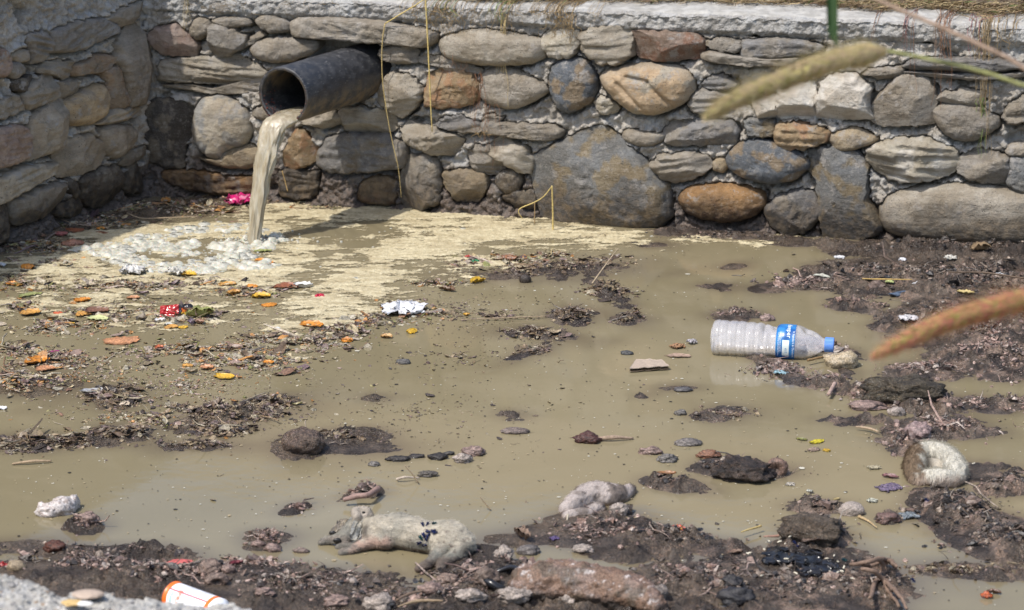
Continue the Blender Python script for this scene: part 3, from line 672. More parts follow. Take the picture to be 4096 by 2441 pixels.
def mud_h(X, Y):
    vx, vy = to_v(X, Y); P = np.stack([X, Y, X*0], -1)
    wx = fbm(P*13, 3)*38; wy = fbm(P*13+50, 3)*13
    h = blobs(vx+wx, vy+wy, MUD)*.01
    n1 = fbm(P*22, 4); n2 = fbm(P*75, 4); rg = 1-np.abs(fbm(P*38+7, 3))*2.2
    up = np.clip(h/.012+.6, 0, 1.4)
    sm = np.clip(fbm(P*6+31, 3)*4+.75, .12, 1.1); h = np.clip(h, -.03, .04)*.55*(.45+.55*sm)+up*sm*(n1*.015+n2*.014+np.clip(rg, 0, 1)*.006-.004)+up*.0015+(1-np.clip(up, 0, 1))*n1*.003
    # bottom of the frame and nearer: solid bank under the foreground ledge
    return h
x0, x1, y0, y1 = -1.6, 2.0, 3.35, 6.95; st = .0055
gx = np.arange(x0, x1, st); gy = np.arange(y0, y1, st)
X, Y = np.meshgrid(gx, gy, indexing='ij'); H = mud_h(X, Y)
back = np.dot(np.stack([X-WB.o[0], Y-WB.o[1]], -1), WB.n[:2]); left = np.dot(np.stack([X-WL.o[0], Y-WL.o[1]], -1), WL.n[:2])
HF = H.copy()
def hf(x, y):
    i = np.clip(((np.asarray(x)-x0)/st).astype(int), 0, len(gx)-1); j = np.clip(((np.asarray(y)-y0)/st).astype(int), 0, len(gy)-1); return HF[i, j]
P = np.stack([X, Y, X*0], -1); m1 = np.clip(fbm(P*10, 4)*3+.45, 0, 1)[..., None]; m2 = np.clip(fbm(P*26+3, 3)*5-.1, 0, 1)[..., None]
mc = np.array((.060, .047, .038))*(1-m1)+np.array((.155, .122, .092))*m1
vx, vy = to_v(X, Y)
pk = np.clip((vx-1500)/500, 0, 1)*np.clip((vy-640)/60, 0, 1)*.8+.15; mc = mc*(1-m2*pk[..., None]*.8)+np.array((.32, .235, .18))*m2*pk[..., None]*.8
lf = np.clip(1-(vx-500)/700, 0, 1)*np.clip((1100-vy)/100, 0, 1); mc = mc*(1-.55*lf[..., None])+np.array((.19, .145, .085))*.55*lf[..., None]
F = gridf(*X.shape); zf = H.reshape(-1)[F].max(1); F = F[zf > -.004]
used = np.unique(F); rm = np.full(X.size, -1); rm[used] = np.arange(len(used))
mk('mud', np.stack([X, Y, H], -1).reshape(-1, 3)[used], rm[F], M_MUD, cols=mc.reshape(-1, 3)[used])['kind'] = 'structure'
# bed under everything and beyond the frame
bx = np.linspace(-30, 30, 9); by = np.linspace(-20, 40, 9); A, B = np.meshgrid(bx, by, indexing='ij')
mk('ground', np.stack([A, B, A*0-.09], -1).reshape(-1, 3), gridf(9, 9), M_MUD, cols=(.09, .07, .055))['kind'] = 'structure'
# ---------------------------------------------------------------- water
wst = .011; wxs = np.concatenate([[-3], np.arange(-1.6, 2.0, wst), [4]]); wys = np.concatenate([[-1], np.arange(3.3, 6.95, wst), [7.4]])
A, B = np.meshgrid(wxs, wys, indexing='ij'); hh = hf(A, B)
sh = np.clip((hh+.007)/.008, 0, 1)**1.5
ka = np.pad(sh, 2, mode='edge'); sh = sum(ka[i:i+sh.shape[0], j:j+sh.shape[1]] for i in range(5) for j in range(5))/25
mk('sewage_water', np.stack([A, B, A*0], -1).reshape(-1, 3), gridf(*A.shape), M_WATER, attrs={'shallow': sh*.8})['kind'] = 'structure'
# ---------------------------------------------------------------- yellow scum: a thin skin that shows where it stands above the water
SCUM = """450 570 300 28 1 -4
900 520 320 30 0.61 3
1250 560 240 32 0.72 4
1450 570 110 16 0.55 4
1050 600 260 40 0.66 -10
900 670 190 60 0.66 -25
800 740 130 50 0.61 -15
680 660 110 50 0.50 -30
560 690 200 26 0.50 0
330 660 220 36 0.55 0
150 650 140 30 0.50 0
100 740 150 22 0.33 0
620 600 120 16 0.33 0
1180 640 80 20 0.44 -8
1800 592 150 4 .45 2
1700 585 150 6 .3 0
460 760 120 20 0.28 0
2450 1470 0 0 0 0""".split('\n')
SCUM = [tuple(float(x) for x in l.split()) for l in SCUM]
fs = .0042; fx = np.arange(-1.35, 1.25, fs); fy = np.arange(3.6, 6.9, fs)
A, B = np.meshgrid(fx, fy, indexing='ij'); vx, vy = to_v(A, B); P = np.stack([A, B, A*0], -1); PA = np.stack([A, B*2.2, A*0], -1)
s_ = blobs(vx+fbm(P*9, 3)*60, vy+fbm(P*9+9, 3)*22, SCUM)
hole = blobs(vx, vy, [(500, 600, 115, 22, 1, 0), (620, 590, 60, 14, 1, 0), (880, 600, 60, 14, .6, 0), (620, 720, 120, 16, .8, 8), (330, 620, 60, 16, .7, 0), (1000, 640, 90, 16, .6, -12), (780, 560, 100, 10, .5, 4), (1180, 590, 80, 8, .5, 0), (760, 690, 60, 12, .6, -20)])
s_ = s_-np.clip(hole, 0, 1)*1.1+fbm(PA*7, 3)*1.3+fbm(PA*20, 5)*1.5+fbm(PA*90, 3)*.5+.06
lump = worley(A*95, B*130)[0]
Z = np.clip(s_+.12, -1, .9)*.0035+np.where(s_ > .02, np.clip(.6-lump, 0, 1)*.0045*np.clip(s_*3, 0, 1), 0)+.0005
F = gridf(*A.shape); F = F[(Z.reshape(-1)[F].max(1) > 0)]
used = np.unique(F); rm = np.full(A.size, -1); rm[used] = np.arange(len(used))
o = mk('foam_scum', np.stack([A, B, Z], -1).reshape(-1, 3)[used], rm[F], M_FOAM, attrs={'thick': np.clip(s_.reshape(-1)[used]*1.6+.15, 0, 1.6)}); tag(o, 'broken yellowish foam scum spread over the water below the pipe', 'foam', kind='stuff')
# ---------------------------------------------------------------- bubbles round the plunge point
sbm = NT('bubble_skin'); nb_ = sbm.noise(200, 3)
M_BUB = sbm.done(sbm.mix(sbm.ramp(nb_, .3, .7), (.38, .37, .31), (.52, .51, .45)), .3, None, Specular_IOR_Level=.4)
sbm.b.inputs['Alpha'].default_value = .86
def dome(n=12, m=5):
    th = np.linspace(0, math.pi/2, m+1)[:-1]; a = np.arange(n)/n*2*math.pi
    v = np.stack([np.cos(th)[:, None]*np.cos(a), np.cos(th)[:, None]*np.sin(a), np.sin(th)[:, None]+0*a], -1).reshape(-1, 3)
    v = np.concatenate([v, [[0, 0, 1.0]]]); f = [tuple(q) for q in gridf(m, n, True)[:, ::-1].tolist()]; k = (m-1)*n
    f = [q[::-1] for q in f]; return v, f+[(k+j, k+(j+1) % n, m*n) for j in range(n)]
DV, DF = dome()
parts = []
def bub(x, y, r, fl=.62):
    p = V(x, y); parts.append((DV*np.array([r, r, r*fl])+p+np.array([0, 0, -.0008]), DF))
rg = np.random.default_rng(5)
ring = [(300, 615), (340, 585), (400, 575), (450, 565), (520, 555), (590, 553), (640, 565)]
for i in range(150):      # far arc
    t = rg.random()*(len(ring)-1); k = int(t); a = ring[k]; b = ring[min(k+1, len(ring)-1)]; q = t-k
    bub(a[0]+(b[0]-a[0])*q+rg.normal(0, 14), a[1]+(b[1]-a[1])*q+rg.normal(0, 6), rg.choice([.005, .008, .012, .017], p=[.3, .3, .25, .15])*rg.uniform(.8, 1.2))
ring2 = [(270, 630), (330, 650), (430, 655), (500, 645), (560, 625), (600, 618)]
for i in range(150):
    t = rg.random()*(len(ring2)-1); k = int(t); a = ring2[k]; b = ring2[min(k+1, len(ring2)-1)]; q = t-k
    bub(a[0]+(b[0]-a[0])*q+rg.normal(0, 16), a[1]+(b[1]-a[1])*q+rg.normal(0, 7), rg.choice([.0045, .0075, .011, .016], p=[.35, .3, .22, .13])*rg.uniform(.8, 1.2))
for x, y, r in ((600, 640, .016), (545, 648, .017), (510, 660, .014), (560, 622, .016), (620, 655, .013), (655, 650, .012), (380, 608, .014), (400, 600, .013), (370, 590, .015), (450, 622, .01), (415, 622, .009), (420, 565, .015), (470, 560, .013), (545, 552, .012), (640, 590, .008), (665, 580, .008), (700, 585, .006), (1125, 560, .012), (865, 680, .011), (1005, 770, .006), (1585, 575, .005), (290, 605, .011), (275, 590, .007), (325, 612, .009), (350, 625, .008), (190, 640, .008)):
    bub(x, y, r)
for i in range(230):
    a = rg.uniform(0, 2*math.pi); q = math.sqrt(rg.random()); bub(470+230*q*math.cos(a), 607+52*q*math.sin(a), rg.uniform(.0015, .0045), .7)
for i in range(120): bub(rg.uniform(100, 1500), rg.uniform(540, 760), rg.uniform(.0015, .004), .6)
v, f, _ = merge(parts); FR = [(345, 592, 90, 13, 1, -10), (500, 562, 130, 11, 1, -2), (320, 632, 80, 14, 1, 12), (450, 655, 110, 12, 1, 0), (560, 632, 60, 12, 1, -30), (640, 585, 60, 9, .9, 0), (600, 650, 90, 12, .8, 0), (250, 612, 60, 20, .7, 0), (430, 605, 130, 16, .35, 0), (560, 600, 60, 12, .5, 0), (640, 600, 40, 10, .8, 0)]
ax_, ay_ = np.meshgrid(np.arange(-1.15, -.1, .0026), np.arange(5.2, 6.3, .0026), indexing='ij'); vx, vy = to_v(ax_, ay_); P = np.stack([ax_, ay_, ax_*0], -1)
g_ = blobs(vx+fbm(P*14, 3)*34, vy+fbm(P*14+9, 3)*11, FR); g_ = np.clip(g_, -1, 1)+fbm(P*16, 3)*.9-.10
w1, q1 = worley(ax_*34, ay_*44, 2); w2, q2 = worley(ax_*70, ay_*90, 5); zz = np.maximum(np.sqrt(np.clip(.30-w1**2, 0, 1))*.020*(q1 > .45), np.sqrt(np.clip(.28-w2**2, 0, 1))*.009)
zz = np.where(g_ > 0, np.clip(g_*4, 0, 1)*(zz+.0012), -.002); F = gridf(*ax_.shape); F = F[zz.reshape(-1)[F].max(1) > 0]; used = np.unique(F); rm = np.full(ax_.size, -1); rm[used] = np.arange(len(used))
sf_ = NT('froth'); nf_ = sf_.noise(60, 4); M_FROTH = sf_.done(sf_.mix(sf_.ramp(nf_, .35, .65), (.38, .365, .29), (.52, .51, .44)), .38, sf_.bump(sf_.noise(300, 3), .3, .002), Specular_IOR_Level=.35); sf_.b.inputs['Subsurface Weight'].default_value = .2; sf_.b.inputs['Subsurface Scale'].default_value = .004
tag(mk('froth', np.stack([ax_, ay_, zz], -1).reshape(-1, 3)[used], rm[F], M_FROTH), 'thick greyish white froth lying in a ring round the falling water', 'froth', kind='stuff')
tag(mk('foam_bubbles', v, f, M_BUB), 'cluster of greyish white bubbles where the water plunges in', 'bubbles', kind='stuff')
# ---------------------------------------------------------------- falling water
ss = NT('falling_sewage'); n = ss.noise(38, 4, .6, stretch=(1.6, 1.6, .22), dist=.6); n2 = ss.noise(140, 4, .6, stretch=(1, 1, .16))
c = ss.mix(ss.ramp(n, .35, .65), (.29, .245, .165), (.44, .395, .30)); c = ss.mix(ss.ramp(n2, .62, .75, 0, .35), c, (.60, .56, .47))
M_STREAM = ss.done(c, ss.ramp(n2, .4, .7, .04, .16), ss.bump(n2, .15, .003, ss.bump(n, .5, .010)), Specular_IOR_Level=.6)
ss.b.inputs['Subsurface Weight'].default_value = .25; ss.b.inputs['Subsurface Radius'].default_value = (.02, .015, .008); ss.b.inputs['Subsurface Scale'].default_value = .5
lip = PE+np.array([0, 0, -R1+.006]); land = V(622, 588, 0)
ctl = [PE-ax*.10+np.array([0, 0, -R1+.008]), PE-ax*.03+np.array([0, 0, -R1+.010]), lip+ax*.012+np.array([0, 0, -.004])]
tt = np.linspace(.12, 1, 44); hz = (land-lip); top = lip+ax*.012
for t in tt: ctl.append(np.array([top[0]+hz[0]*(t**.86), top[1]+hz[1]*(t**.86), top[2]+(land[2]-.015-top[2])*t**1.75]))
ctl = np.array(ctl); m = len(ctl); tg = np.gradient(ctl, axis=0); tg /= np.linalg.norm(tg, axis=1)[:, None]
tq = np.concatenate([[0, 0, .02], tt]); wdt = np.interp(tq, [0, .02, .25, .5, .75, 1], [.045, .041, .034, .027, .021, .017]); thk = np.interp(tq, [0, .02, .3, .6, 1], [.010, .016, .017, .015, .014])
wdir = np.tile(h1, (m, 1)); wdir[3:] += 0; nd = np.cross(wdir, tg); nd /= np.linalg.norm(nd, axis=1)[:, None]
na = 64; a = np.arange(na)/na*2*math.pi
PP = np.stack([np.cos(a)[None]*2.2+np.zeros((m, 1)), np.sin(a)[None]*2.2+np.zeros((m, 1)), (np.arange(m)*.09)[:, None]+np.zeros((1, na))], -1)
k = (1+fbm(PP, 2)*.45*np.clip(tq*3, 0, 1)[:, None])
k2 = 1+fbm(PP*np.array([.3, .3, 2.2]), 3)*.28*np.clip(tq*3, 0, 1)[:, None]
v = ctl[:, None]+(wdt[:, None]*k*k2*np.cos(a))[..., None]*wdir[:, None]+(thk[:, None]*k*np.sin(a))[..., None]*nd[:, None]
tag(mk('falling_water', v.reshape(-1, 3), gridf(m, na, True)[:, ::-1], M_STREAM), 'murky tan stream of sewage pouring out of the pipe mouth into the pool', 'water stream')
# inside the pipe: the flow lying in its lower part
parts = []
# splash collar and drops
for i in range(170):
    an = rg.uniform(0, 2*math.pi); r = abs(rg.normal(0, .05))+.008; p = land+np.array([r*math.cos(an)*1.5, r*math.sin(an), abs(rg.normal(0, .006))*(1 if r < .05 else .3)]); q = rg.uniform(.001, .0042)
    parts.append((DV*q*np.array([1, 1, 1])+p, DF)); parts.append((DV*q*np.array([1, 1, -1])+p, DF))
v, f, _ = merge(parts); tag(mk('splash_drops', v, f, M_BUB), 'small splash of froth at the foot of the falling water', 'splash', kind='stuff')
# ================================================================ litter nobody could count: leaf scraps, clods, twigs afloat or lying on the mud
BROWNS = [(.10, .07, .05), (.16, .11, .07), (.24, .17, .10), (.065, .048, .038), (.30, .23, .14), (.20, .14, .12), (.34, .29, .20)]
LEFTP = BROWNS+[(.46, .38, .28), (.40, .30, .24), (.50, .44, .33), (.34, .24, .19), (.50, .25, .08), (.40, .33, .20), (.46, .40, .28), (.34, .28, .16), (.40, .22, .10), (.28, .16, .10), (.30, .26, .12), (.22, .22, .08), (.42, .34, .20), (.36, .30, .24), (.18, .12, .12), (.45, .40, .30)]
PINKS = [(.36, .25, .205), (.42, .31, .26), (.30, .20, .16), (.27, .175, .14), (.36, .25, .205), (.12, .085, .07), (.06, .047, .040), (.09, .07, .058), (.20, .14, .12), (.42, .35, .30)]
DARKS = [(.26, .18, .145), (.22, .155, .12), (.035, .030, .028), (.055, .045, .038), (.08, .062, .05), (.12, .09, .07), (.17, .13, .10), (.28, .22, .17), (.022, .02, .02)]
def flake_shape(rg):
    n, m = 3, 4; u = np.linspace(-1, 1, m)[:, None]+np.zeros((1, n)); w_ = np.linspace(-1, 1, n)[None]+np.zeros((m, 1))
    wid = np.sqrt(np.clip(1-u**2*.9, .02, 1))*rg.uniform(.35, .8); x = u+rg.normal(0, .08, u.shape); y = w_*wid+rg.normal(0, .07, u.shape)
    z = rg.uniform(-.2, .7)*w_**2*.5+rg.uniform(-.3, .5)*u**2*.4+rg.normal(0, .10, u.shape)
    v = np.stack([x, y, z], -1).reshape(-1, 3); return v, gridf(m, n)
def clod_shape(rg, s=6, r=5):
    th = np.linspace(.25, math.pi-.6, r); a = np.arange(s)/s*2*math.pi
    v = np.stack([np.sin(th)[:, None]*np.cos(a), np.sin(th)[:, None]*np.sin(a), np.cos(th)[:, None]+0*a], -1)*rg.uniform(.65, 1.25, (r, s, 1)); v *= np.array([1, .8, .6])
    v = np.concatenate([v.reshape(-1, 3), [[0, 0, .62]], ]); f = gridf(r, s, True); top = np.stack([np.full(s, r*s), np.arange(s), (np.arange(s)+1) % s, (np.arange(s)+1) % s], 1)
    return v, np.concatenate([f, top[:, [0, 2, 1, 1]]])
def twig_shape(rg):
    p = np.stack([np.linspace(-1, 1, 5), rg.normal(0, .1, 5), rg.normal(0, .06, 5)+.05], 1); v, f = tube(p, np.array([.05, .06, .06, .05, .02])*rg.uniform(.5, 1.2), 4, False); return v, f
def scatter(name, zones, mat, seed, label, cat, pal_default=BROWNS, wall=True):
    rg = np.random.default_rng(seed); fl = [flake_shape(rg) for _ in range(14)]; cl = [clod_shape(rg) for _ in range(10)]; tw = [twig_shape(rg) for _ in range(8)]
    vs, qs, cs, off = [], [], [], 0
    for z in zones:
        cx, cy, rx, ry, n, pal, size, mixp = z; n = int(n*(3.8 if name == 'floating_litter' else 1.7))
        a = rg.uniform(0, 2*math.pi, n); r = np.abs(rg.normal(0, .52, n)); x = cx+rx*r*np.cos(a); y = cy+ry*r*np.sin(a)
        u = x*K; vv_ = y*K; dx = (u-2048)/FPX; b_ = -(vv_-1220.5)/FPX; t = -CAM_H/(-SP+b_*CP); px_ = dx*t; py_ = (CP+b_*SP)*t
        ok = ((px_-WB.o[0])*WB.n[0]+(py_-WB.o[1])*WB.n[1] > 0) & ((px_-WL.o[0])*WL.n[0]+(py_-WL.o[1])*WL.n[1] > 0)
        q = fbm(np.stack([px_*16, py_*22, px_*0+seed], -1), 3); ok &= q > -.10+rg.normal(0, .06, n); hz_ = np.maximum(hf(px_, py_), 0)
        for i in np.nonzero(ok)[0]:
            k = rg.choice(3, p=mixp); sh, f = (fl, cl, tw)[k][rg.integers((14, 10, 8)[k])]
            s = size*rg.lognormal(-.12, .55)*((.0044, .0032, .010) if name == 'floating_litter' else (.0036, .0034, .009))[k]; th = rg.uniform(0, 2*math.pi); fl_ = .5 if name == 'floating_litter' else 1; ti = rg.normal(0, .4*fl_ if k < 2 else .12); t2 = rg.normal(0, .4*fl_)
            c, sn = math.cos(th), math.sin(th); c1, s1 = math.cos(ti), math.sin(ti); c2, s2_ = math.cos(t2), math.sin(t2)
            Rm = np.array([[c, -sn, 0], [sn, c, 0], [0, 0, 1]])@np.array([[1, 0, 0], [0, c1, -s1], [0, s1, c1]])@np.array([[c2, 0, s2_], [0, 1, 0], [-s2_, 0, c2]])
            v = (sh*s)@Rm.T; h = hz_[i]+.0004+(.10*s if k == 1 else .12*s)*rg.random(); vs.append(v+np.array([px_[i], py_[i], h])); qs.append(f+off); off += len(v)
            cs.append(np.tile(np.array(pal[rg.integers(len(pal))])*rg.uniform(.7, 1.25), (len(v), 1)))
    v = np.concatenate(vs); f = np.concatenate(qs); q4 = f[f[:, 2] != f[:, 3]]; ff = np.concatenate([f[:, :3], q4[:, [0, 2, 3]]])
    tag(mk(name, v, ff, mat, cols=np.concatenate(cs), smooth=False), label, cat, kind='stuff')
MX = (.72, .14, .14); MC = (.45, .45, .10); L = LEFTP
Z = [(60, 690, 90, 22, 500, L, 1, MX), (130, 640, 130, 16, 260, L, 1, MX), (300, 695, 210, 24, 700, L, 1, MX), (500, 690, 150, 14, 300, L, 1, MX), (620, 710, 90, 16, 320, L, 1, MX), (450, 770, 100, 22, 420, L, 1.1, MX), (150, 795, 130, 20, 420, L, 1, MX), (230, 765, 70, 12, 200, L, 1, MX), (60, 745, 80, 16, 220, L, 1, MX), (40, 850, 70, 18, 240, L, 1, MX), (130, 875, 120, 24, 460, L, 1, MX), (60, 935, 90, 24, 420, L, 1.1, MX), (500, 855, 250, 26, 900, L, .9, MX), (720, 830, 160, 24, 620, L, .95, MX), (600, 885, 200, 24, 620, L, .9, MX), (830, 800, 90, 20, 360, L, 1, MX), (920, 775, 90, 16, 300, L, 1, MX), (990, 745, 70, 14, 220, L, 1, MX), (1050, 765, 60, 10, 120, L, 1, MX),
 (100, 600, 110, 20, 300, L, 1, MX), (230, 545, 130, 20, 420, L, 1, MX), (420, 508, 190, 18, 600, L, 1, MX), (600, 490, 110, 12, 260, L, 1, MX), (760, 505, 120, 10, 180, L, .9, MX), (1150, 640, 60, 14, 140, L, 1, MX), (1060, 690, 70, 8, 110, L, 1, MX), (1230, 635, 110, 14, 360, L, 1, MX), (1290, 655, 130, 18, 320, BROWNS, 1, MX), (1340, 620, 60, 8, 110, L, .9, MX), (1450, 640, 90, 16, 240, BROWNS, 1, MX), (1475, 710, 60, 16, 360, BROWNS, 1, MX), (1395, 772, 46, 16, 330, BROWNS, 1, MX), (1525, 776, 34, 12, 130, BROWNS, 1, MX), (1310, 815, 80, 12, 260, BROWNS, 1, MX), (1290, 855, 50, 8, 120, BROWNS, .9, MX), (1200, 770, 130, 10, 100, BROWNS, .8, MX), (1100, 870, 200, 40, 60, BROWNS, .8, MX),
 (275, 968, 62, 26, 420, BROWNS, 1.1, MX), (480, 1000, 110, 22, 260, BROWNS, 1, MX), (580, 1005, 150, 22, 520, BROWNS, 1, MX), (520, 1045, 100, 18, 300, BROWNS, 1, MX), (300, 1058, 90, 16, 320, BROWNS, 1, MX), (60, 1080, 80, 24, 300, BROWNS, 1, MX), (180, 1080, 90, 12, 200, BROWNS, 1, MX), (480, 1084, 80, 8, 160, BROWNS, 1, MX), (660, 980, 60, 14, 180, BROWNS, 1, MX), (380, 1020, 120, 20, 110, L, .8, MX), (250, 1010, 250, 50, 120, L, .6, MX), (200, 900, 300, 60, 500, L, .6, MX), (450, 940, 400, 120, 700, L, .5, MX), (300, 760, 400, 60, 900, L, .6, MX), (1100, 760, 350, 100, 400, BROWNS, .5, MX), (1000, 1000, 700, 250, 260, BROWNS, .5, MX)]
scatter('floating_litter', Z, M_DEB, 21, 'wet leaf scraps and vegetable shreds afloat in drifts over the left half of the pool', 'litter')
PK = (.47, .26, .27)
Z = [(2150, 675, 200, 36, 1300, DARKS, 1, PK), (2390, 690, 200, 55, 1600, DARKS, 1, PK), (2330, 790, 170, 45, 1400, DARKS, 1, PK), (2440, 860, 120, 60, 1100, PINKS, 1, PK), (1960, 690, 120, 16, 420, PINKS, 1, PK), (2090, 740, 80, 16, 260, PINKS, 1, PK), (2250, 900, 100, 22, 380, PINKS, 1, PK), (2330, 612, 330, 16, 520, DARKS, .9, PK), (1780, 575, 240, 8, 260, DARKS, .9, PK), (1100, 502, 260, 7, 200, DARKS, .9, PK),
 (1895, 900, 80, 20, 420, PINKS, 1, PK), (2010, 925, 80, 12, 180, PINKS, 1, PK), (1990, 850, 90, 14, 160, PINKS, 1, PK), (1790, 768, 60, 10, 160, PINKS, 1, PK), (2150, 960, 120, 18, 340, PINKS, 1, PK), (2240, 985, 120, 12, 240, PINKS, 1, PK), (2420, 985, 110, 18, 260, PINKS, 1, PK), (2280, 1045, 130, 24, 380, PINKS, 1.1, PK), (2190, 1085, 70, 20, 240, PINKS, 1, PK), (1770, 1005, 80, 16, 130, BROWNS, .9, PK),
 (1800, 1140, 110, 18, 420, DARKS, .9, PK), (1640, 1180, 70, 12, 150, DARKS, 1, PK), (1985, 1235, 70, 14, 160, DARKS, 1, PK), (1975, 1300, 80, 28, 700, DARKS, 1, PK), (2320, 1245, 110, 40, 700, DARKS, 1, PK), (2430, 1310, 130, 50, 700, DARKS, 1, PK), (2450, 1185, 60, 20, 200, DARKS, 1.1, PK), (1460, 1290, 140, 40, 480, PINKS, .9, PK), (1640, 1310, 110, 20, 260, DARKS, 1, PK), (810, 1062, 120, 16, 420, BROWNS, .9, PK), (720, 1085, 50, 20, 120, BROWNS, .9, PK),
 (200, 1370, 250, 36, 700, DARKS+PINKS, 1, PK), (420, 1400, 200, 30, 420, PINKS, 1, PK), (760, 1430, 250, 40, 800, DARKS+PINKS, 1, PK), (620, 1370, 180, 14, 260, PINKS, 1, PK), (1150, 1400, 150, 40, 500, PINKS+DARKS, 1, PK), (1050, 1465, 250, 30, 500, PINKS+DARKS, 1, PK), (1700, 1410, 180, 60, 700, DARKS+PINKS, 1, PK), (1900, 1420, 200, 60, 600, DARKS, 1, PK), (2100, 1420, 130, 50, 260, DARKS+PINKS, 1, PK), (2340, 1390, 140, 16, 220, BROWNS, 1, PK), (880, 1203, 50, 9, 120, PINKS, 1, PK), (725, 1236, 35, 9, 60, PINKS, 1, PK), (645, 1310, 50, 16, 130, PINKS, 1, PK), (200, 1280, 44, 15, 130, PINKS, 1, PK)]
scatter('muck_litter', Z, M_DEB, 22, 'dark and pinkish rotting scraps covering the mud banks at right and front', 'litter')
# white and dark specks afloat all over
rg = np.random.default_rng(9); parts = []
for i in range(2600):
    x, y = rg.uniform(-50, 2540), rg.uniform(600, 1480); p = V(x, y)
    if np.dot(p-WB.o, WB.n) < .02: continue
    r = rg.lognormal(-6.75, .45); n = 6; a = np.arange(n)/n*2*math.pi; q = np.stack([np.cos(a)*r*rg.uniform(.7, 1.6), np.sin(a)*r, a*0+.0012], 1)+np.array([p[0], p[1], 0]); q = np.concatenate([q, [[p[0], p[1], .0022]]])
    c = [(.03, .025, .02), (.5, .47, .38), (.35, .28, .17)][rg.choice(3, p=[.42, .3, .28])]; parts.append((q, [(j, (j+1) % n, n) for j in range(n)], c))
v, f, c = merge(parts); tag(mk('water_specks', v, f, M_PLAIN, cols=c), 'tiny pale and dark specks drifting on the brown water', 'specks', kind='stuff')
# ================================================================ single things
def SV(y): return (y*K+1600)*.963/CAM_H/K        # 2490-px per metre on the ground at picture row y
def C1(x, y): return (x/1.484/K, (700+y/1.484)/K)
def C2(x, y): return ((1300+x/1.484)/K, (700+y/1.484)/K)
def C3(x, y): return ((2600+x/1.649)/K, (800+y/1.649)/K)
def C4(x, y): return (x/1.577/K, (1500+y/1.577)/K)
def C5(x, y): return ((1200+x/1.66)/K, (1600+y/1.66)/K)
def C6(x, y): return ((2600+x/1.664)/K, (1600+y/1.664)/K)
def ico(sub=3):
    import bmesh
    bm = bmesh.new(); bmesh.ops.create_icosphere(bm, subdivisions=sub, radius=1)
    v = np.array([x.co[:] for x in bm.verts]); f = [tuple(q.index for q in p.verts) for p in bm.faces]; bm.free(); return v, f
IV, IF = ico(3); IV4, IF4 = ico(4)
def ground_z(p): return max(float(hf(p[0], p[1])), 0.0)
def lump(x, y, w_, h_, col, name, label, cat, seed=0, mat=None, rough=.18, col2=None, parent=None, rot=0, fine=False, sink=.35, hole=None):
    p = V(x, y); s = SV(y); gz = ground_z(p) if parent is None else 0; rx = w_/2/s; rz = h_/s*(1/(1+sink))*.9; ry = min(rx*.75, max(rz*1.3, rx*.5))
    v0, f0 = (IV4, IF4) if fine or w_ > 40 else (IV, IF)
    d = 1+fbm(v0*1.3+seed*7.7, 4)*rough*3+fbm(v0*6+seed, 4)*rough*1.3
    v = v0*d[:, None]; v = v*np.array([rx, ry, rz]); c, sn = math.cos(rot), math.sin(rot); v = np.stack([v[:, 0]*c-v[:, 1]*sn, v[:, 0]*sn+v[:, 1]*c, v[:, 2]], 1)
    if hole is not None:
        hd = np.array(hole, float); hd /= np.linalg.norm(hd); k = np.clip((v0@hd-.72)/.28, 0, 1); v = v*(1-.75*k[:, None]**.7)
    pos = np.array([p[0], p[1]+ry*.55, gz+rz*(.62-sink*.5)]); m = np.clip(fbm(v0*3+seed*3, 4)*4+.3, 0, 1)[:, None]
    c2 = np.array(col2 if col2 is not None else np.array(col)*.5); cc = np.array(col)*(1-m)+c2*m
    if hole is not None: cc = cc*(1-k[:, None]*.9)
    o = mk(name, v+pos, f0, mat or M_CRUST, parent, cc, origin=pos)
    return tag(o, label, cat) if parent is None else o
def thick(v, f, n, m, t):      # close an open grid sheet into a thin solid
    nv = len(v); v2 = np.concatenate([v, v-np.array([0, 0, t])]); F = [tuple(q) for q in np.asarray(f).tolist()]+[tuple(x+nv for x in q[::-1]) for q in np.asarray(f).tolist()]
    idx = lambda i, j: i*m+j
    ring = [idx(i, 0) for i in range(n)]+[idx(n-1, j) for j in range(1, m)]+[idx(i, m-1) for i in range(n-2, -1, -1)]+[idx(0, j) for j in range(m-2, 0, -1)]
    F += [(ring[k], ring[(k+1) % len(ring)], ring[(k+1) % len(ring)]+nv, ring[k]+nv) for k in range(len(ring))]; return v2, F
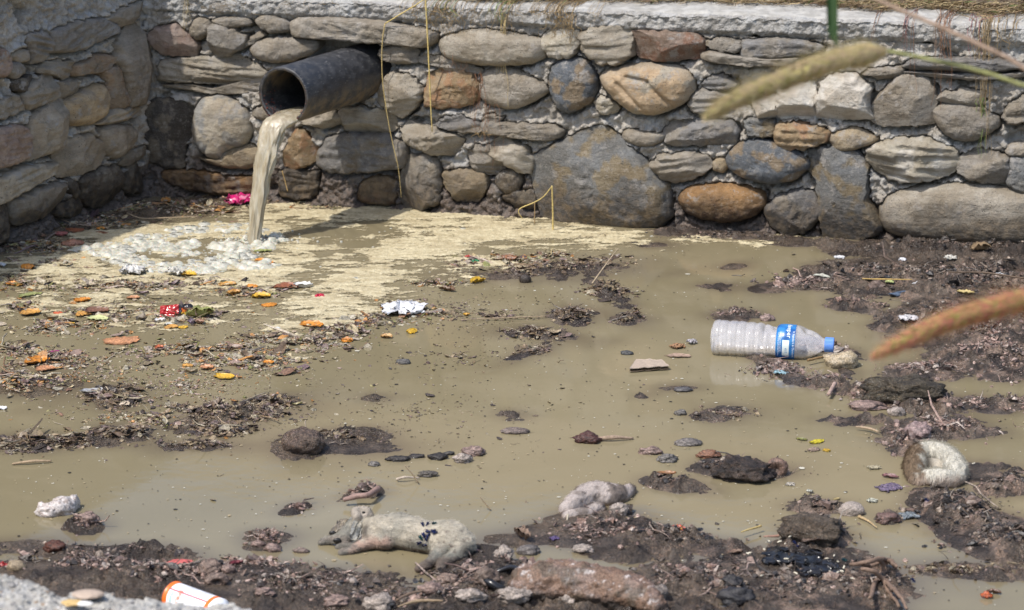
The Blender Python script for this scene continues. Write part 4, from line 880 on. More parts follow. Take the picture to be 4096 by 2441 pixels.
def sheet(x, y, w_, h_, col, name, label, cat, seed, kind='peel', mat=None, lift=1.0, rot=None, parent=None, group=None, z0=None, t=.0012, col2=None):
    """a curled or crumpled scrap about w_ x h_ picture units large, lying at picture place x, y"""
    rg = np.random.default_rng(seed+900); p = V(x, y); s = SV(y); L = w_/s/2; n, m = (11, 8) if kind != 'crumple' else (22, 16)
    hgt = min(h_/s, L*1.6); W_ = L*{'peel': .72, 'leaf': .42, 'crumple': .8, 'flat': .8}[kind]
    a = np.linspace(-1, 1, n)[:, None]+np.zeros((1, m)); b = np.linspace(-1, 1, m)[None]+np.zeros((n, 1))
    e = {'peel': np.sqrt(np.clip(1-.8*a**2, .05, 1)), 'leaf': np.sqrt(np.clip(1-a**2*.97, .01, 1)), 'crumple': 1+0*a, 'flat': 1+0*a}[kind]
    X_ = a*L*(1+rg.normal(0, .05, a.shape)); Y_ = b*e*W_*(1+rg.normal(0, .07, a.shape)); P3 = np.stack([a*1.7+seed, b*1.3, a*0], -1)
    if kind == 'crumple': Z_ = (1-np.abs(fbm(P3*.8, 2))*2.6)*hgt*.5*(1-.5*b**2)*(1-.4*a**2)+fbm(P3*2.5, 2)*hgt*.22; X_ += fbm(P3*1.6+5, 2)*L*.5; Y_ += fbm(P3*1.6+9, 2)*W_*.6
    elif kind == 'flat': Z_ = fbm(P3, 2)*hgt*.5
    else: cu = rg.choice([-1, 1], p=[.65, .35]); Z_ = cu*-(b**2*e**2)*hgt*.45-cu*(a**2)*hgt*.35*rg.uniform(.3, 1)+fbm(P3*2, 3)*hgt*.35+(hgt*.6 if cu > 0 else 0)
    Z_ = (Z_-Z_.min())*lift; th = rg.uniform(-.6, .6) if rot is None else rot; c, sn = math.cos(th), math.sin(th)
    z = (ground_z(p) if z0 is None else z0)+.0012
    v = np.stack([p[0]+X_*c-Y_*sn, p[1]+X_*sn+Y_*c, z+Z_], -1).reshape(-1, 3); mm = np.clip(fbm(P3*2.5+seed, 3)*4-.2, 0, 1).reshape(-1, 1)
    cc = np.array(col)*(1-mm)+np.array(col2 if col2 is not None else np.array(col)*.45)*mm
    v, f = thick(v, gridf(n, m), n, m, t); o = mk(name, v, f, mat or M_DEB, parent, np.concatenate([cc, cc*.8]), origin=p)
    return tag(o, label, cat, group) if parent is None else o
def rod(pts, r, col, name, label, cat, parent=None, mat=None, n=20, group=None, wob=.0006, seed=0):
    q = smooth_path(pts, n); q = q+fbm(q*60+seed, 2)[:, None]*wob*np.array([1, .5, 1]); v, f = tube(q, np.interp(np.linspace(0, 1, n), np.linspace(0, 1, len(np.atleast_1d(r))), np.atleast_1d(r)), 7)
    o = mk(name, v, f, mat or M_DRY, parent, np.tile(np.array(col), (len(v), 1))*(1+.25*fbm(v*300, 2)[:, None]), origin=q[0]); return tag(o, label, cat, group) if parent is None else o
# ---------------------------------------------------------------- bottle
A0 = G(2846, 1348, .034); A1 = G(3336, 1381, .030); bx_ = A1-A0; BL = np.linalg.norm(bx_); bx_ /= BL; b2 = np.cross(bx_, [0, 0, 1]); b2 /= np.linalg.norm(b2); b3 = np.cross(b2, bx_)
bottle = empty('plastic_bottle', A0+np.array([0, 0, -.034]), 'clear plastic water bottle with a blue label and blue cap lying half afloat at right', 'bottle')
def body_r(t):   # t 0..1 along bottle
    xs_ = [0, .004, .02, .05, .40, .46, .49, .53, .56, .60, .70, .76, .82, .87, .905, .93, .94]; rs_ = [.020, .028, .036, .0385, .0385, .036, .032, .0325, .0365, .0375, .0375, .0355, .029, .0215, .0145, .0125, .0125]
    r = np.interp(t, xs_, rs_); rib = (t > .07) & (t < .44); return r-np.where(rib, .0016*np.clip(np.cos((t-.07)/.074*2*math.pi)*1.6-.4, 0, 1), 0)
def blathe(ts, rf, n=80, dent=True, a0=0, a1=2*math.pi, closed=True):
    a = np.linspace(a0, a1, n, endpoint=not closed); T_, A_ = np.meshgrid(ts, a, indexing='ij'); R_ = rf(T_)
    if dent:
        P3 = np.stack([T_*7, np.cos(A_), np.sin(A_)], -1); R_ = R_*(1+fbm(P3*1.3, 3)*.05)
        for (tc, ac, wt, wa, dp) in ((.445, 1.25, .030, .5, .009), (.52, 1.5, .02, .4, .006), (.775, 1.5, .03, .45, .012), (.83, 1.2, .04, .25, .007), (.30, 1.0, .03, .3, .003)):
            R_ = R_-dp*np.exp(-((T_-tc)/wt)**2-((A_-ac)/wa)**2)
    return (A0+bx_*0)+(T_*BL)[..., None]*bx_+(R_*np.cos(A_))[..., None]*(b2)+(R_*np.sin(A_))[..., None]*b3
sm_ = NT('clear_hazy_plastic'); nn = sm_.noise(60, 5, .7); n3 = sm_.noise(300, 4, .7)
zc = sm_.z(); low = sm_.ramp(sm_.math('ADD', zc, sm_.math('MULTIPLY', nn, .02)), .030, .012)
cpl = sm_.mix(low, (.78, .78, .84), (.42, .36, .27)); cpl = sm_.mix(sm_.math('MULTIPLY', low, sm_.ramp(n3, .56, .64)), cpl, (.07, .05, .035))
sm_.done(cpl, .12, sm_.bump(nn, .25, .003), Specular_IOR_Level=.6, Coat_Weight=.3); sm_.l(sm_.ramp(sm_.math('ADD', low, sm_.math('MULTIPLY', nn, .5)), .1, 1.1, .27, .85), sm_.b.inputs['Alpha']); M_CLEAR = sm_.m
v = blathe(np.concatenate([np.linspace(0, .05, 6), np.linspace(.06, .46, 60), np.linspace(.47, .94, 50)]), body_r); nt_ = v.shape[0]
vv = np.concatenate([v.reshape(-1, 3), [A0+bx_*.004]]); ff = [tuple(q) for q in gridf(nt_, 80, True).tolist()]+[(nt_*80, (j+1) % 80, j) for j in range(80)]
bb = mk('bottle_body', vv, ff, M_CLEAR, bottle)
lt0, lt1 = .535, .69
sl_ = NT('blue_label'); nl = sl_.noise(35, 4); cl_ = sl_.mix(sl_.ramp(nl, .35, .65), (.012, .09, .30), (.03, .20, .48)); M_LABEL = sl_.done(cl_, .3, None, Specular_IOR_Level=.5)
lab = mk('bottle_label', blathe(np.linspace(lt0, lt1, 24), lambda t: body_r(t)+.0006, 80).reshape(-1, 3), gridf(24, 80, True), M_LABEL, bottle)
M_INK = NT('label_ink').done((.75, .82, .86), .4); M_INKB = NT('label_ink_blue').done((.03, .22, .5), .4)
M_WHITEP = NT('label_white').done((.72, .78, .74), .4)
def wrap_patch(t0, t1, a0, a1, mat, name, parent, off=.0011):
    return mk(name, blathe(np.linspace(t0, t1, 8), lambda t: body_r(t)+off, 10, True, a0, a1, False).reshape(-1, 3), gridf(8, 10), mat, parent)
wrap_patch(.59, .645, -.55, .38, M_WHITEP, 'white_panel', lab)
def text_mesh(s, size):
    c = bpy.data.curves.new('t', 'FONT'); c.body = s; c.size = size; c.align_x = 'CENTER'; c.align_y = 'CENTER'; c.resolution_u = 2
    o = bpy.data.objects.new('t', c); COL.objects.link(o); dg = bpy.context.evaluated_depsgraph_get(); me = bpy.data.meshes.new_from_object(o.evaluated_get(dg))
    v = np.array([x.co[:] for x in me.vertices]); f = [tuple(p.vertices) for p in me.polygons]; bpy.data.objects.remove(o); bpy.data.curves.remove(c); bpy.data.meshes.remove(me); return v, f
def wrap_text(s, size, tc, ac, mat, name, parent, off=.0016, flip=1):
    v, f = text_mesh(s, size)        # text runs round the bottle (its x goes down the near side)
    T_ = tc+v[:, 1]/BL*flip; A_ = ac-v[:, 0]*flip/.038; R_ = body_r(T_)+off
    for (tcc, acc_, wt, wa, dp) in ((.52, 1.5, .02, .4, .006), (.775, 1.5, .03, .45, .012)): R_ = R_-dp*np.exp(-((T_-tcc)/wt)**2-((A_-acc_)/wa)**2)
    P3 = np.stack([T_*7, np.cos(A_), np.sin(A_)], -1); R_ = R_*(1+fbm(P3*1.3, 3)*.05)
    X_ = A0+(T_*BL)[:, None]*bx_+(R_*np.cos(A_))[:, None]*(b2)+(R_*np.sin(A_))[:, None]*b3
    return mk(name, X_, f, mat, parent, smooth=False)
wrap_text('deeper', .014, .640, 1.02, M_INK, 'lettering', lab)
wrap_text('H Standard & Ozonised', .0062, .677, .15, M_INK, 'lettering', lab)
for i, (tx, tt_) in enumerate((('Pure drinking water bottled at source', .556), ('Keep in a cool dry place', .566), ('Best before 6 months', .576))): wrap_text(tx, .0036, tt_, .1, M_INK, 'lettering', lab)
wrap_text('4.17', .007, .618, -.2, M_INKB, 'lettering', lab, .0022)
M_CAP = NT('blue_cap').done((.10, .24, .62), .35)
ct = np.array([.925, .93, .995, 1.0, 1.0]); cr = np.array([.0145, .0155, .0155, .0145, .0005]); a = np.arange(72)/72*2*math.pi
v = np.stack([A0+bx_*BL*t+((r+(.0004*(np.arange(72) % 2) if 0 < i < 3 else 0))*np.cos(a))[:, None]*(b2)+((r+(.0004*(np.arange(72) % 2) if 0 < i < 3 else 0))*np.sin(a))[:, None]*b3 for i, (t, r) in enumerate(zip(ct, cr))]).reshape(-1, 3)
mk('cap', v, gridf(5, 72, True), M_CAP, bottle, smooth=False)
# ---------------------------------------------------------------- spray can half hidden by the ledge
S0 = G(699, 2388, .028); S1 = G(699+190, 2388+70, .028); sa = S1-S0; sa /= np.linalg.norm(sa); s2 = np.cross(sa, [0, 0, 1]); s2 /= np.linalg.norm(s2); s3 = np.cross(s2, sa)
can = empty('spray_can', (S0[0], S0[1], 0.004), 'white spray can with an orange rim and red stripe lying behind the foreground ledge', 'can')
def cring(d, r, a=np.arange(64)/64*2*math.pi): return S0+sa*d+(r*np.cos(a))[:, None]*(s2)+(r*np.sin(a))[:, None]*s3 if np.ndim(r) else S0+sa*d+r*np.cos(a)[:, None]*(s2)+r*np.sin(a)[:, None]*s3
def clathe(name, pr, mat, parent): return mk(name, np.concatenate([cring(d, r) for d, r in pr]), gridf(len(pr), 64, True), mat, parent)
M_CANW = NT('can_white').done((.80, .82, .86), .3); M_OR = NT('can_orange').done((.80, .16, .02), .35); M_RED = NT('can_red').done((.72, .03, .06), .35); M_STEEL = NT('rusty_rim').done((.06, .035, .025), .5); M_BLK = NT('print_grey').done((.12, .12, .14), .5); M_GRN = NT('print_green').done((.03, .40, .28), .5)
cb = clathe('can_body', [(.006, .0240), (.104, .0240), (.108, .020), (.114, .015), (.116, .001)], M_CANW, can); clathe('orange_band', [(-.002, .0255), (0, .0243), (.006, .0243)], M_OR, can)
clathe('orange_band', [(.090, .0243), (.098, .0243)], M_OR, can)
clathe('base_rim', [(-.001, .001), (.002, .021), (-.006, .024), (-.006, .0240), (-.002, .0246)], M_STEEL, can)
def cpatch(name, d0, d1, a0, a1, mat): a = np.linspace(a0, a1, 6); mk(name, np.concatenate([cring(d, .0246, a) for d in np.linspace(d0, d1, 4)]), gridf(4, 6), mat, cb)
cpatch('red_stripe', .004, .09, .93, 1.02, M_RED)
for i in range(22):
    aa = 1.1+.045*i*.8
    cpatch('print_line', .022+.0003*i, .052+.001*(i % 3), aa, aa+.010, M_BLK) if i % 2 == 0 else cpatch('print_line', .058, .088-.002*(i % 4), aa, aa+.010, M_BLK)
def ctext(s, size, d, ac, mat):
    v, f = text_mesh(s, size); aa = ac-v[:, 0]/.0246; X_ = S0+sa*(d+v[:, 1])[:, None]+(.0250*np.cos(aa))[:, None]*(s2)+(.0250*np.sin(aa))[:, None]*s3; mk('lettering', X_, f, mat, cb, smooth=False)
ctext('SPRAY', .012, .030, .45, M_OR); ctext('refresh', .007, .016, .55, M_GRN)
# ---------------------------------------------------------------- red and black packet
pk_ = empty('food_packet', V(430, 770), 'crushed red and black food packet with flame print among the peelings', 'packet')
def pkt(xa, xb, col, name, yt=(748, 746), seed=0):
    n, m = 18, 14; a = np.linspace(0, 1, n)[:, None]+np.zeros((1, m)); b = np.linspace(0, 1, m)[None]+np.zeros((n, 1))
    base = V(430, 772); s = SV(772); hx = 27/s
    tp = np.interp(xa+(xb-xa)*a, [388, 440, 462, 472], [.85, 1, 1.05, .6])
    X_ = base[0]+(xa+(xb-xa)*a-430)/s; Z_ = b*hx*tp; Y_ = base[1]+b*.016+np.abs(fbm(np.stack([a*2+seed, b*2, a*0], -1), 3))*.014
    v, f = np.stack([X_, Y_, Z_], -1).reshape(-1, 3), gridf(n, m); v2 = np.concatenate([v, v+np.array([0, .004, 0])]); nv = len(v)
    return mk(name, v2, [tuple(q) for q in f.tolist()]+[tuple(x+nv for x in q[::-1]) for q in f.tolist()], M_GLOSSY, pk_, col), (n, m)
pkt(388, 434, (.36, .008, .008), 'red_panel', seed=3); bp, _ = pkt(433, 474, (.012, .010, .012), 'black_panel', seed=3)
parts = []; s = SV(772)
for (xx, zz, r, c) in ((444, 8, 4, (.55, .35, .05)), (446, 13, 4.5, (.7, .2, .03)), (450, 8, 4, (.55, .38, .06)), (443, 17, 2.6, (.75, .12, .02)), (449, 19, 2.4, (.75, .12, .02)), (453, 14, 2.6, (.7, .2, .03)), (461, 14, 3, (.7, .3, .04)), (462, 9, 2.2, (.7, .3, .04))):
    q = V(430, 772)+np.array([(xx-430)/s, .0165*zz/27-.0022+.002, zz/s]); a = np.arange(7)/7*2*math.pi; rr = r/s*np.random.default_rng(int(xx)).uniform(.6, 1.2, 7)
    parts.append((np.concatenate([q+np.stack([rr*np.cos(a), 0*a-.001, rr*np.sin(a)*1.3], 1), [q+np.array([0, -.002, 0])]]), [(j, (j+1) % 7, 7) for j in range(7)], c))
v, f, c = merge(parts); mk('flame_print', v, f, M_GLOSSY, bp, c)
# ---------------------------------------------------------------- peels, leaves, scraps
OR1, OR2, OR3, YE, RB = (.70, .27, .03), (.66, .34, .08), (.60, .29, .14), (.74, .44, .04), (.32, .11, .05)
PL = [(165, 560, 62, 50, OR1, 'bright orange peel curl standing up at the left, nearest the left wall'), (70, 655, 60, 26, OR1, 'orange peel scrap at the left edge left of the standing curl'), (118, 662, 34, 24, OR2, 'small orange peel beside the scrap at the left edge'),
 (1115, 600, 84, 42, YE, 'yellow orange round peel just in front of the bubbles'), (1352, 660, 78, 30, OR2, 'rounded orange peel right of the bubbles'), (1390, 712, 66, 42, OR2, 'upright folded orange peel in the middle of the scum'), (1500, 672, 56, 34, OR1, 'orange peel folded beside a dark scrap'),
 (1550, 728, 88, 42, YE, 'broad yellow orange peel lying flat right of the folded peels'), (1700, 672, 112, 34, RB, 'long reddish brown peel left of the small white arch'), (1597, 775, 76, 20, OR1, 'thin orange peel strip below the broad yellow peel'), (490, 756, 78, 34, OR1, 'smooth oval orange peel in the left drift'),
 (790, 736, 60, 20, OR3, 'pale orange scrap above the red packet'), (600, 325, 42, 24, OR1, 'orange scrap near the shaded wall foot'), (605, 350, 66, 18, RB, 'red brown strip under the orange scrap near the shaded wall'), (430, 420, 104, 60, (.42, .20, .12), 'ragged reddish tan clump of peel beyond the bubbles at left'),
 (365, 360, 60, 36, (.38, .12, .10), 'dull red rounded scrap near the shaded wall'), (430, 335, 110, 26, RB, 'brown curved pod along the shaded wall foot'), (1548, 513, 54, 20, OR1, 'orange scrap in the foam right of the bubbles'), (1590, 530, 60, 16, OR1, 'second thin orange scrap in the foam right of the bubbles'),
 (720, 990, 165, 38, OR3, 'largest flat pale orange peel floating left of centre'), (345, 828, 44, 24, (.60, .12, .04), 'red orange scrap left of the red packet'), (497, 838, 76, 30, OR2, 'orange peel under the brown husk'), (578, 822, 110, 42, (.22, .10, .06), 'brown curled husk among the peelings left of the packet'),
 (180, 830, 100, 32, OR2, 'tan orange peel at the far left below the oval peel'), (220, 1120, 116, 44, OR1, 'double bright orange peel at lower left of the drift'), (272, 1160, 90, 26, OR3, 'flat salmon peel right under the double orange peel'), (945, 1035, 42, 34, (.60, .16, .06), 'small red orange chip alone below the packet'),
 (1850, 902, 110, 36, OR1, 'bright orange peel at the lower edge of the scum'), (1592, 1122, 54, 24, OR1, 'orange chip in the drift below the scum'), (1430, 1118, 62, 22, OR2, 'orange chip left of another in the drift below the scum'), (1225, 1155, 66, 30, OR3, 'salmon coloured square scrap in the lower drift'),
 (1115, 1134, 54, 18, OR2, 'thin orange scrap left of the salmon square'), (1330, 1205, 100, 22, YE, 'amber leaf piece at the lower edge of the drift'), (2060, 990, 52, 24, OR1, 'orange scrap at the tip of the scum tongue'), (420, 888, 40, 12, YE, 'small amber chip left of the red packet'),
 (1020, 912, 70, 26, OR2, 'orange peel just in front of the red packet'), (1085, 908, 50, 16, YE, 'straight orange rind beside the peel in front of the packet'), (1185, 885, 44, 60, (.42, .24, .16), 'pinkish brown scrap at the right end of the packet'), (2000, 1003, 0, 0, OR1, '')]
for i, (x, y, a, b, c, lb) in enumerate(PL):
    if not a: continue
    X_, Y_ = C1(x, y); sheet(X_, Y_, a/1.484/K*1.25, b/1.484/K*1.1, c, 'fruit_peel', lb, 'fruit peel', i, 'peel', group='fruit peelings afloat', col2=tuple(np.array(c)*.6+np.array((.04, .03, .02))), mat=M_DEB)
for i, (x, y, a, b, c, lb, nm, kd) in enumerate([(905, 640, 82, 50, (.68, .42, .03), 'round bright yellow leaf at the right edge of the scum', 'leaf', 'peel'), (515, 938, 60, 38, (.66, .40, .03), 'yellow leaf scrap below the white foil', 'leaf', 'peel'), (365, 968, 64, 26, (.60, .36, .14), 'pale orange scrap left of the yellow leaf scrap', 'leaf', 'peel'), (130, 988, 60, 26, (.55, .22, .05), 'orange brown curled scrap in the lower drift', 'leaf', 'peel'), (840, 838, 34, 20, (.66, .36, .04), 'tiny yellow scrap right of the white foil', 'leaf', 'peel'),
  (725, 690, 96, 34, (.17, .09, .04), 'brown curled leaf between the foam and open water', 'leaf', 'leaf'), (1095, 505, 90, 42, (.30, .13, .06), 'brown curled leaf at the foam edge', 'leaf', 'leaf'), (892, 522, 40, 28, (.03, .25, .10), 'small green plastic scrap at the foam edge', 'scrap', 'crumple'), (852, 492, 36, 20, (.60, .06, .06), 'tiny red scrap beside the green one', 'scrap', 'crumple'),
  (1290, 850, 0, 0, YE, '', '', '')]):
    if not a: continue
    X_, Y_ = C2(x, y); sheet(X_, Y_, a/1.484/K*1.1, b/1.484/K*1.3, c, nm, lb, nm, i+60, kd)
for (x, y, a, b, c, lb, nm, kd, sd) in [(1800, 672, 100, 56, (.75, .75, .73), 'small white plastic arch poking out of the scum', 'plastic_scrap', 'leaf', 1), (790, 590, 130, 76, (.68, .66, .62), 'torn white paper scrap at the left of the bubbles', 'paper_scrap', 'crumple', 2), (1035, 600, 84, 76, (.62, .60, .54), 'white paper scrap standing beside the yellow orange peel', 'paper_scrap', 'crumple', 3), (12, 545, 34, 30, (.62, .64, .66), 'white scrap cut by the left edge of the picture', 'paper_scrap', 'crumple', 4),
  (15, 1390, 44, 24, (.72, .72, .72), 'square white chip at the left edge lower down', 'plastic_scrap', 'flat', 5), (1898, 728, 44, 26, (.60, .03, .08), 'tiny crimson scrap in the scum', 'plastic_scrap', 'crumple', 6), (322, 1060, 56, 28, (.40, .02, .20), 'magenta scrap above the double orange peel', 'plastic_scrap', 'leaf', 7), (1190, 850, 150, 110, (.48, .50, .17), 'pale yellow green cabbage leaf beside the packet', 'vegetable_leaf', 'leaf', 8),
  (950, 880, 56, 66, (.70, .68, .66), 'white onion skin in front of the red packet', 'onion_skin', 'peel', 9), (1000, 900, 44, 50, (.52, .52, .48), 'greyish skin right of the white onion skin', 'onion_skin', 'peel', 10), (1140, 880, 50, 66, (.14, .10, .14), 'dark purple onion skin below the packet', 'onion_skin', 'peel', 11), (580, 860, 110, 26, (.50, .52, .26), 'pale green bean shaped scrap under the brown husk', 'vegetable_scrap', 'peel', 12),
  (180, 722, 130, 26, (.36, .38, .14), 'green stalk piece afloat at the far left', 'vegetable_scrap', 'leaf', 13), (1560, 457, 100, 18, (.34, .36, .12), 'yellow green strip by the foot of the falling water', 'vegetable_scrap', 'leaf', 14), (565, 1295, 150, 24, (.42, .42, .42), 'thin whitish leaf shaped film left of the clump', 'plastic_scrap', 'leaf', 15), (1640, 925, 44, 26, (.50, .51, .50), 'round grey white blister afloat below the scum', 'plastic_scrap', 'peel', 16)]:
    X_, Y_ = C1(x, y); sheet(X_, Y_, a/1.484/K*1.1, b/1.484/K*1.1, c, nm, lb, nm.replace('_', ' '), sd+200, kd, mat=M_PLAIN if max(c) > .5 else M_DEB, col2=np.array(c)*.7)
X_, Y_ = C2(465, 815); sheet(X_, Y_, 96, 42, (.74, .75, .78), 'foil_wrapper', 'crumpled white foil wrapper at the tip of the scum', 'wrapper', 301, 'crumple', M_GLOSSY, rot=.1, col2=(.45, .44, .42))
sheet(585, 497, 66, 40, (.50, .012, .13), 'plastic_wrapper', 'crumpled magenta wrapper beyond the falling water at the wall foot', 'wrapper', 302, 'crumple', M_GLOSSY, rot=.1, col2=(.62, .25, .36))
# cardboard
cbx = empty('cardboard_piece', V(1577, 900), 'torn piece of corrugated cardboard floating flat on open water', 'cardboard')
q = [V(1530, 896, .010), V(1627, 890, .010), V(1610, 874, .010), V(1545, 874, .010)]; q = [np.array(p_) for p_ in q]
n, m = 30, 16; a = np.linspace(0, 1, n)[:, None, None]; b = np.linspace(0, 1, m)[None, :, None]; gp = (q[0]*(1-a)+q[1]*a)*(1-b)+(q[3]*(1-a)+q[2]*a)*b
nzc = fbm(gp*60, 3); gp[..., 1] += nzc*.004; gp[..., 0] += nzc*.003; gp[..., 2] += nzc*.004*(1-np.abs(2*a[..., 0]-1))
v, f = thick(gp.reshape(-1, 3), gridf(n, m), n, m, .0008); mk('top_liner', v, f, M_PLAIN, cbx, (.40, .32, .25)); v, f = thick(gp.reshape(-1, 3)-np.array([0, 0, .006]), gridf(n, m), n, m, .0008); mk('bottom_liner', v, f, M_PLAIN, cbx, (.24, .18, .13))
nn_ = 90; a = np.linspace(0, 1, nn_)[:, None]; l0 = q[0]*(1-a)+q[1]*a; l1 = q[3]*(1-a)+q[2]*a; zz = np.array([0, 0, 1.0])*(-.0035+.0025*np.sin(np.arange(nn_)*2*math.pi/5))[:, None]
mk('fluting', np.stack([l0+zz, l1+zz], 1).reshape(-1, 3), gridf(nn_, 2), M_PLAIN, cbx, (.20, .15, .10))
# ---------------------------------------------------------------- lumps, shells, pods
TN, PKc, GY, DK, PW_ = (.40, .31, .20), (.36, .25, .21), (.22, .20, .18), (.05, .042, .038), (.50, .42, .36)
for i, (x, y, w_, h_, c, nm, lb, cat) in enumerate([(40, 1396, 46, 30, TN, 'potato', 'pale round potato on the mud at the lower left edge', 'potato'), (132, 1345, 52, 27, (.14, .05, .03), 'seed_husk', 'dark red brown pointed husk at the lower left waterline', 'husk'), (510, 1402, 62, 34, (.27, .19, .15), 'muddy_lump', 'rounded muddy brown lump behind the spray can', 'lump'), (420, 1396, 30, 22, GY, 'muddy_lump', 'grey lump under the pink rag above the spray can', 'lump'), (555, 1402, 34, 22, PKc, 'muddy_lump', 'small pinkish lump right of the rounded brown lump', 'lump'),
  (628, 1333, 34, 15, PKc, 'muddy_lump', 'leftmost of three flat pinkish lumps left of the carcass', 'lump'), (662, 1340, 40, 19, PKc, 'muddy_lump', 'middle of three flat pinkish lumps left of the carcass', 'lump'), (732, 1343, 40, 13, (.30, .22, .18), 'muddy_lump', 'rightmost of three flat pinkish lumps, alone in water', 'lump'),
  (1277, 686, 30, 24, (.06, .045, .035), 'snail_shell', 'dark brown snail shell in the drift right of the yellow leaf', 'shell'), (1865, 779, 34, 18, (.42, .30, .26), 'muddy_lump', 'pink lump in the water above the bottle', 'lump'), (2072, 1252, 62, 34, PW_, 'snail_shell', 'large whitish pink shell at right in open water', 'shell'), (2160, 1272, 60, 28, (.20, .12, .10), 'muddy_lump', 'red brown lump right of the whitish shell', 'lump'),
  (1505, 1256, 44, 28, PW_, 'muddy_lump', 'pale crusted lump right under the second carcass', 'lump'), (920, 1484, 80, 36, PW_, 'muddy_lump', 'pale crusted lump at the bottom edge left of centre', 'lump'), (1142, 1484, 74, 26, PW_, 'muddy_lump', 'pale crusted lump at the bottom edge below the twigs', 'lump'), (1248, 1480, 76, 30, PW_, 'muddy_lump', 'pale crusted lump at the bottom edge left of the big bundle', 'lump'), (1382, 1478, 50, 26, PW_, 'muddy_lump', 'pale lump under the dark belly of the big bundle', 'lump'), (815, 1482, 60, 24, PKc, 'muddy_lump', 'pinkish lump at the bottom edge left of the pale one', 'lump'),
  (1180, 1438, 62, 42, (.26, .19, .15), 'muddy_lump', 'brown knobbly lump left of the black ring', 'lump'), (1048, 1470, 56, 28, PKc, 'muddy_lump', 'brown pink lump above the bottom edge in the middle', 'lump'), (1284, 1347, 56, 24, (.20, .175, .16), 'flat_stone', 'smooth grey flat stone right of the carcass tail', 'stone'), (1418, 1343, 48, 20, PW_, 'muddy_lump', 'pink white lump in the mud above the big bundle', 'lump'), (1088, 1420, 50, 22, (.34, .24, .19), 'muddy_lump', 'tan lump below the hind paws of the carcass', 'lump'), (1225, 1372, 48, 26, PW_, 'muddy_lump', 'pale lump right of the hind paws', 'lump'),
  (1125, 1124, 44, 22, PW_, 'muddy_lump', 'pale lump ringed with froth in open water', 'lump'), (1152, 1106, 54, 24, PKc, 'muddy_lump', 'pinkish floating lump right above the froth ringed one', 'lump'), (1064, 1116, 44, 16, DK, 'muddy_lump', 'black floating lump left of the froth ringed one', 'lump'), (1012, 1112, 38, 10, DK, 'muddy_lump', 'flat black floating scrap second to the left of the froth ringed lump', 'lump'), (968, 1120, 52, 12, DK, 'muddy_lump', 'flat black floating scrap furthest left in its row', 'lump'), (1092, 1105, 28, 10, (.10, .09, .08), 'muddy_lump', 'small grey chip above the black lump', 'lump'), (909, 1132, 28, 12, GY, 'muddy_lump', 'small grey blob left of the row of black scraps', 'lump'),
  (1254, 1053, 68, 14, (.26, .20, .17), 'flat_stone', 'flat oval grey pink disc in open water', 'disc'), (1430, 1076, 62, 26, (.12, .05, .04), 'seed_husk', 'dark wine coloured husk at the left end of the pale stick', 'husk'), (1582, 1103, 54, 18, PKc, 'muddy_lump', 'flat pinkish lump left of the grey ones', 'lump'), (1623, 1122, 48, 20, GY, 'muddy_lump', 'grey speckled lump above the long dark mound', 'lump'), (1674, 1082, 66, 17, (.24, .21, .19), 'flat_stone', 'flat grey oval disc afloat left of the yellow leaf', 'disc'), (1722, 1112, 56, 20, (.30, .14, .08), 'seed_husk', 'red brown striped husk above the dark mound', 'husk'),
  (1525, 861, 32, 11, (.10, .10, .10), 'flat_stone', 'small dark chip above the cardboard', 'chip'), (1660, 951, 46, 12, (.14, .13, .13), 'flat_stone', 'grey flat chip right below the cardboard', 'chip'), (980, 884, 36, 13, (.16, .15, .14), 'flat_stone', 'grey chip in open water left of centre', 'chip'), (1040, 1158, 44, 16, (.14, .12, .10), 'muddy_lump', 'grey brown scrap between two twigs', 'lump'), (1520, 1210, 0, 0, GY, '', '', ''),
  (2180, 1010, 40, 24, PW_, 'muddy_lump', 'pale pebble like lump below the dark clod at right', 'lump'), (1655, 1008, 30, 14, GY, 'muddy_lump', 'small grey lump in the loose scraps below the cardboard', 'lump'), (2110, 995, 90, 20, PKc, 'muddy_lump', 'long pink lump left of the pale pebble like one', 'lump'), (2235, 1068, 66, 44, (.42, .30, .28), 'muddy_lump', 'big pink lump behind the curled white carcass', 'lump'), (1905, 1175, 0, 0, GY, '', '', ''), (215, 1282, 50, 26, PKc, 'muddy_lump', 'pinkish lump right below the white plastic bundle', 'lump'), (330, 915, 0, 0, GY, '', '', ''),
  (2290, 655, 0, 0, GY, '', '', ''), (1780, 1438, 50, 26, (.05, .045, .045), 'muddy_lump', 'black shiny lump among the maggots', 'lump'), (1790, 1478, 90, 34, (.045, .042, .045), 'muddy_lump', 'larger black lump at the bottom edge', 'lump'), (1715, 1340, 0, 0, GY, '', '', ''), (640, 1468, 50, 20, PKc, 'muddy_lump', 'pink brown lump right of the foreground ledge', 'lump'), (1600, 1480, 46, 34, (.36, .30, .26), 'muddy_lump', 'pale rock like lump at the bottom edge right of the bundle', 'lump')]):
    if w_: lump(x, y+2, w_, h_*.9, np.array(c)*.9, nm, lb, cat, 40+i, rough=.08 if nm in ('potato', 'snail_shell') else (.14 if nm == 'flat_stone' else .24), col2=np.array(c)*(.75 if nm in ('potato', 'snail_shell') else .5))
lump(1890, 1158, 54, 40, (.24, .15, .11), 'nut_shell', 'open brown nut shell with a dark hole at the end of the mound', 'nut shell', 3, rough=.08, fine=True, hole=(-.2, -1, .15))
lump(527, 1432, 56, 28, (.27, .19, .15), 'mussel_shell', 'brown shell with a dark hollow right of the spray can', 'shell', 4, rough=.1, fine=True, hole=(.1, -1, -.2))
lump(2048, 895, 82, 42, (.48, .38, .24), 'broken_gourd', 'tan broken gourd shell right below the bottle cap', 'gourd shell', 8, rough=.16, fine=True, col2=(.55, .46, .33), hole=(-.3, .2, 1))
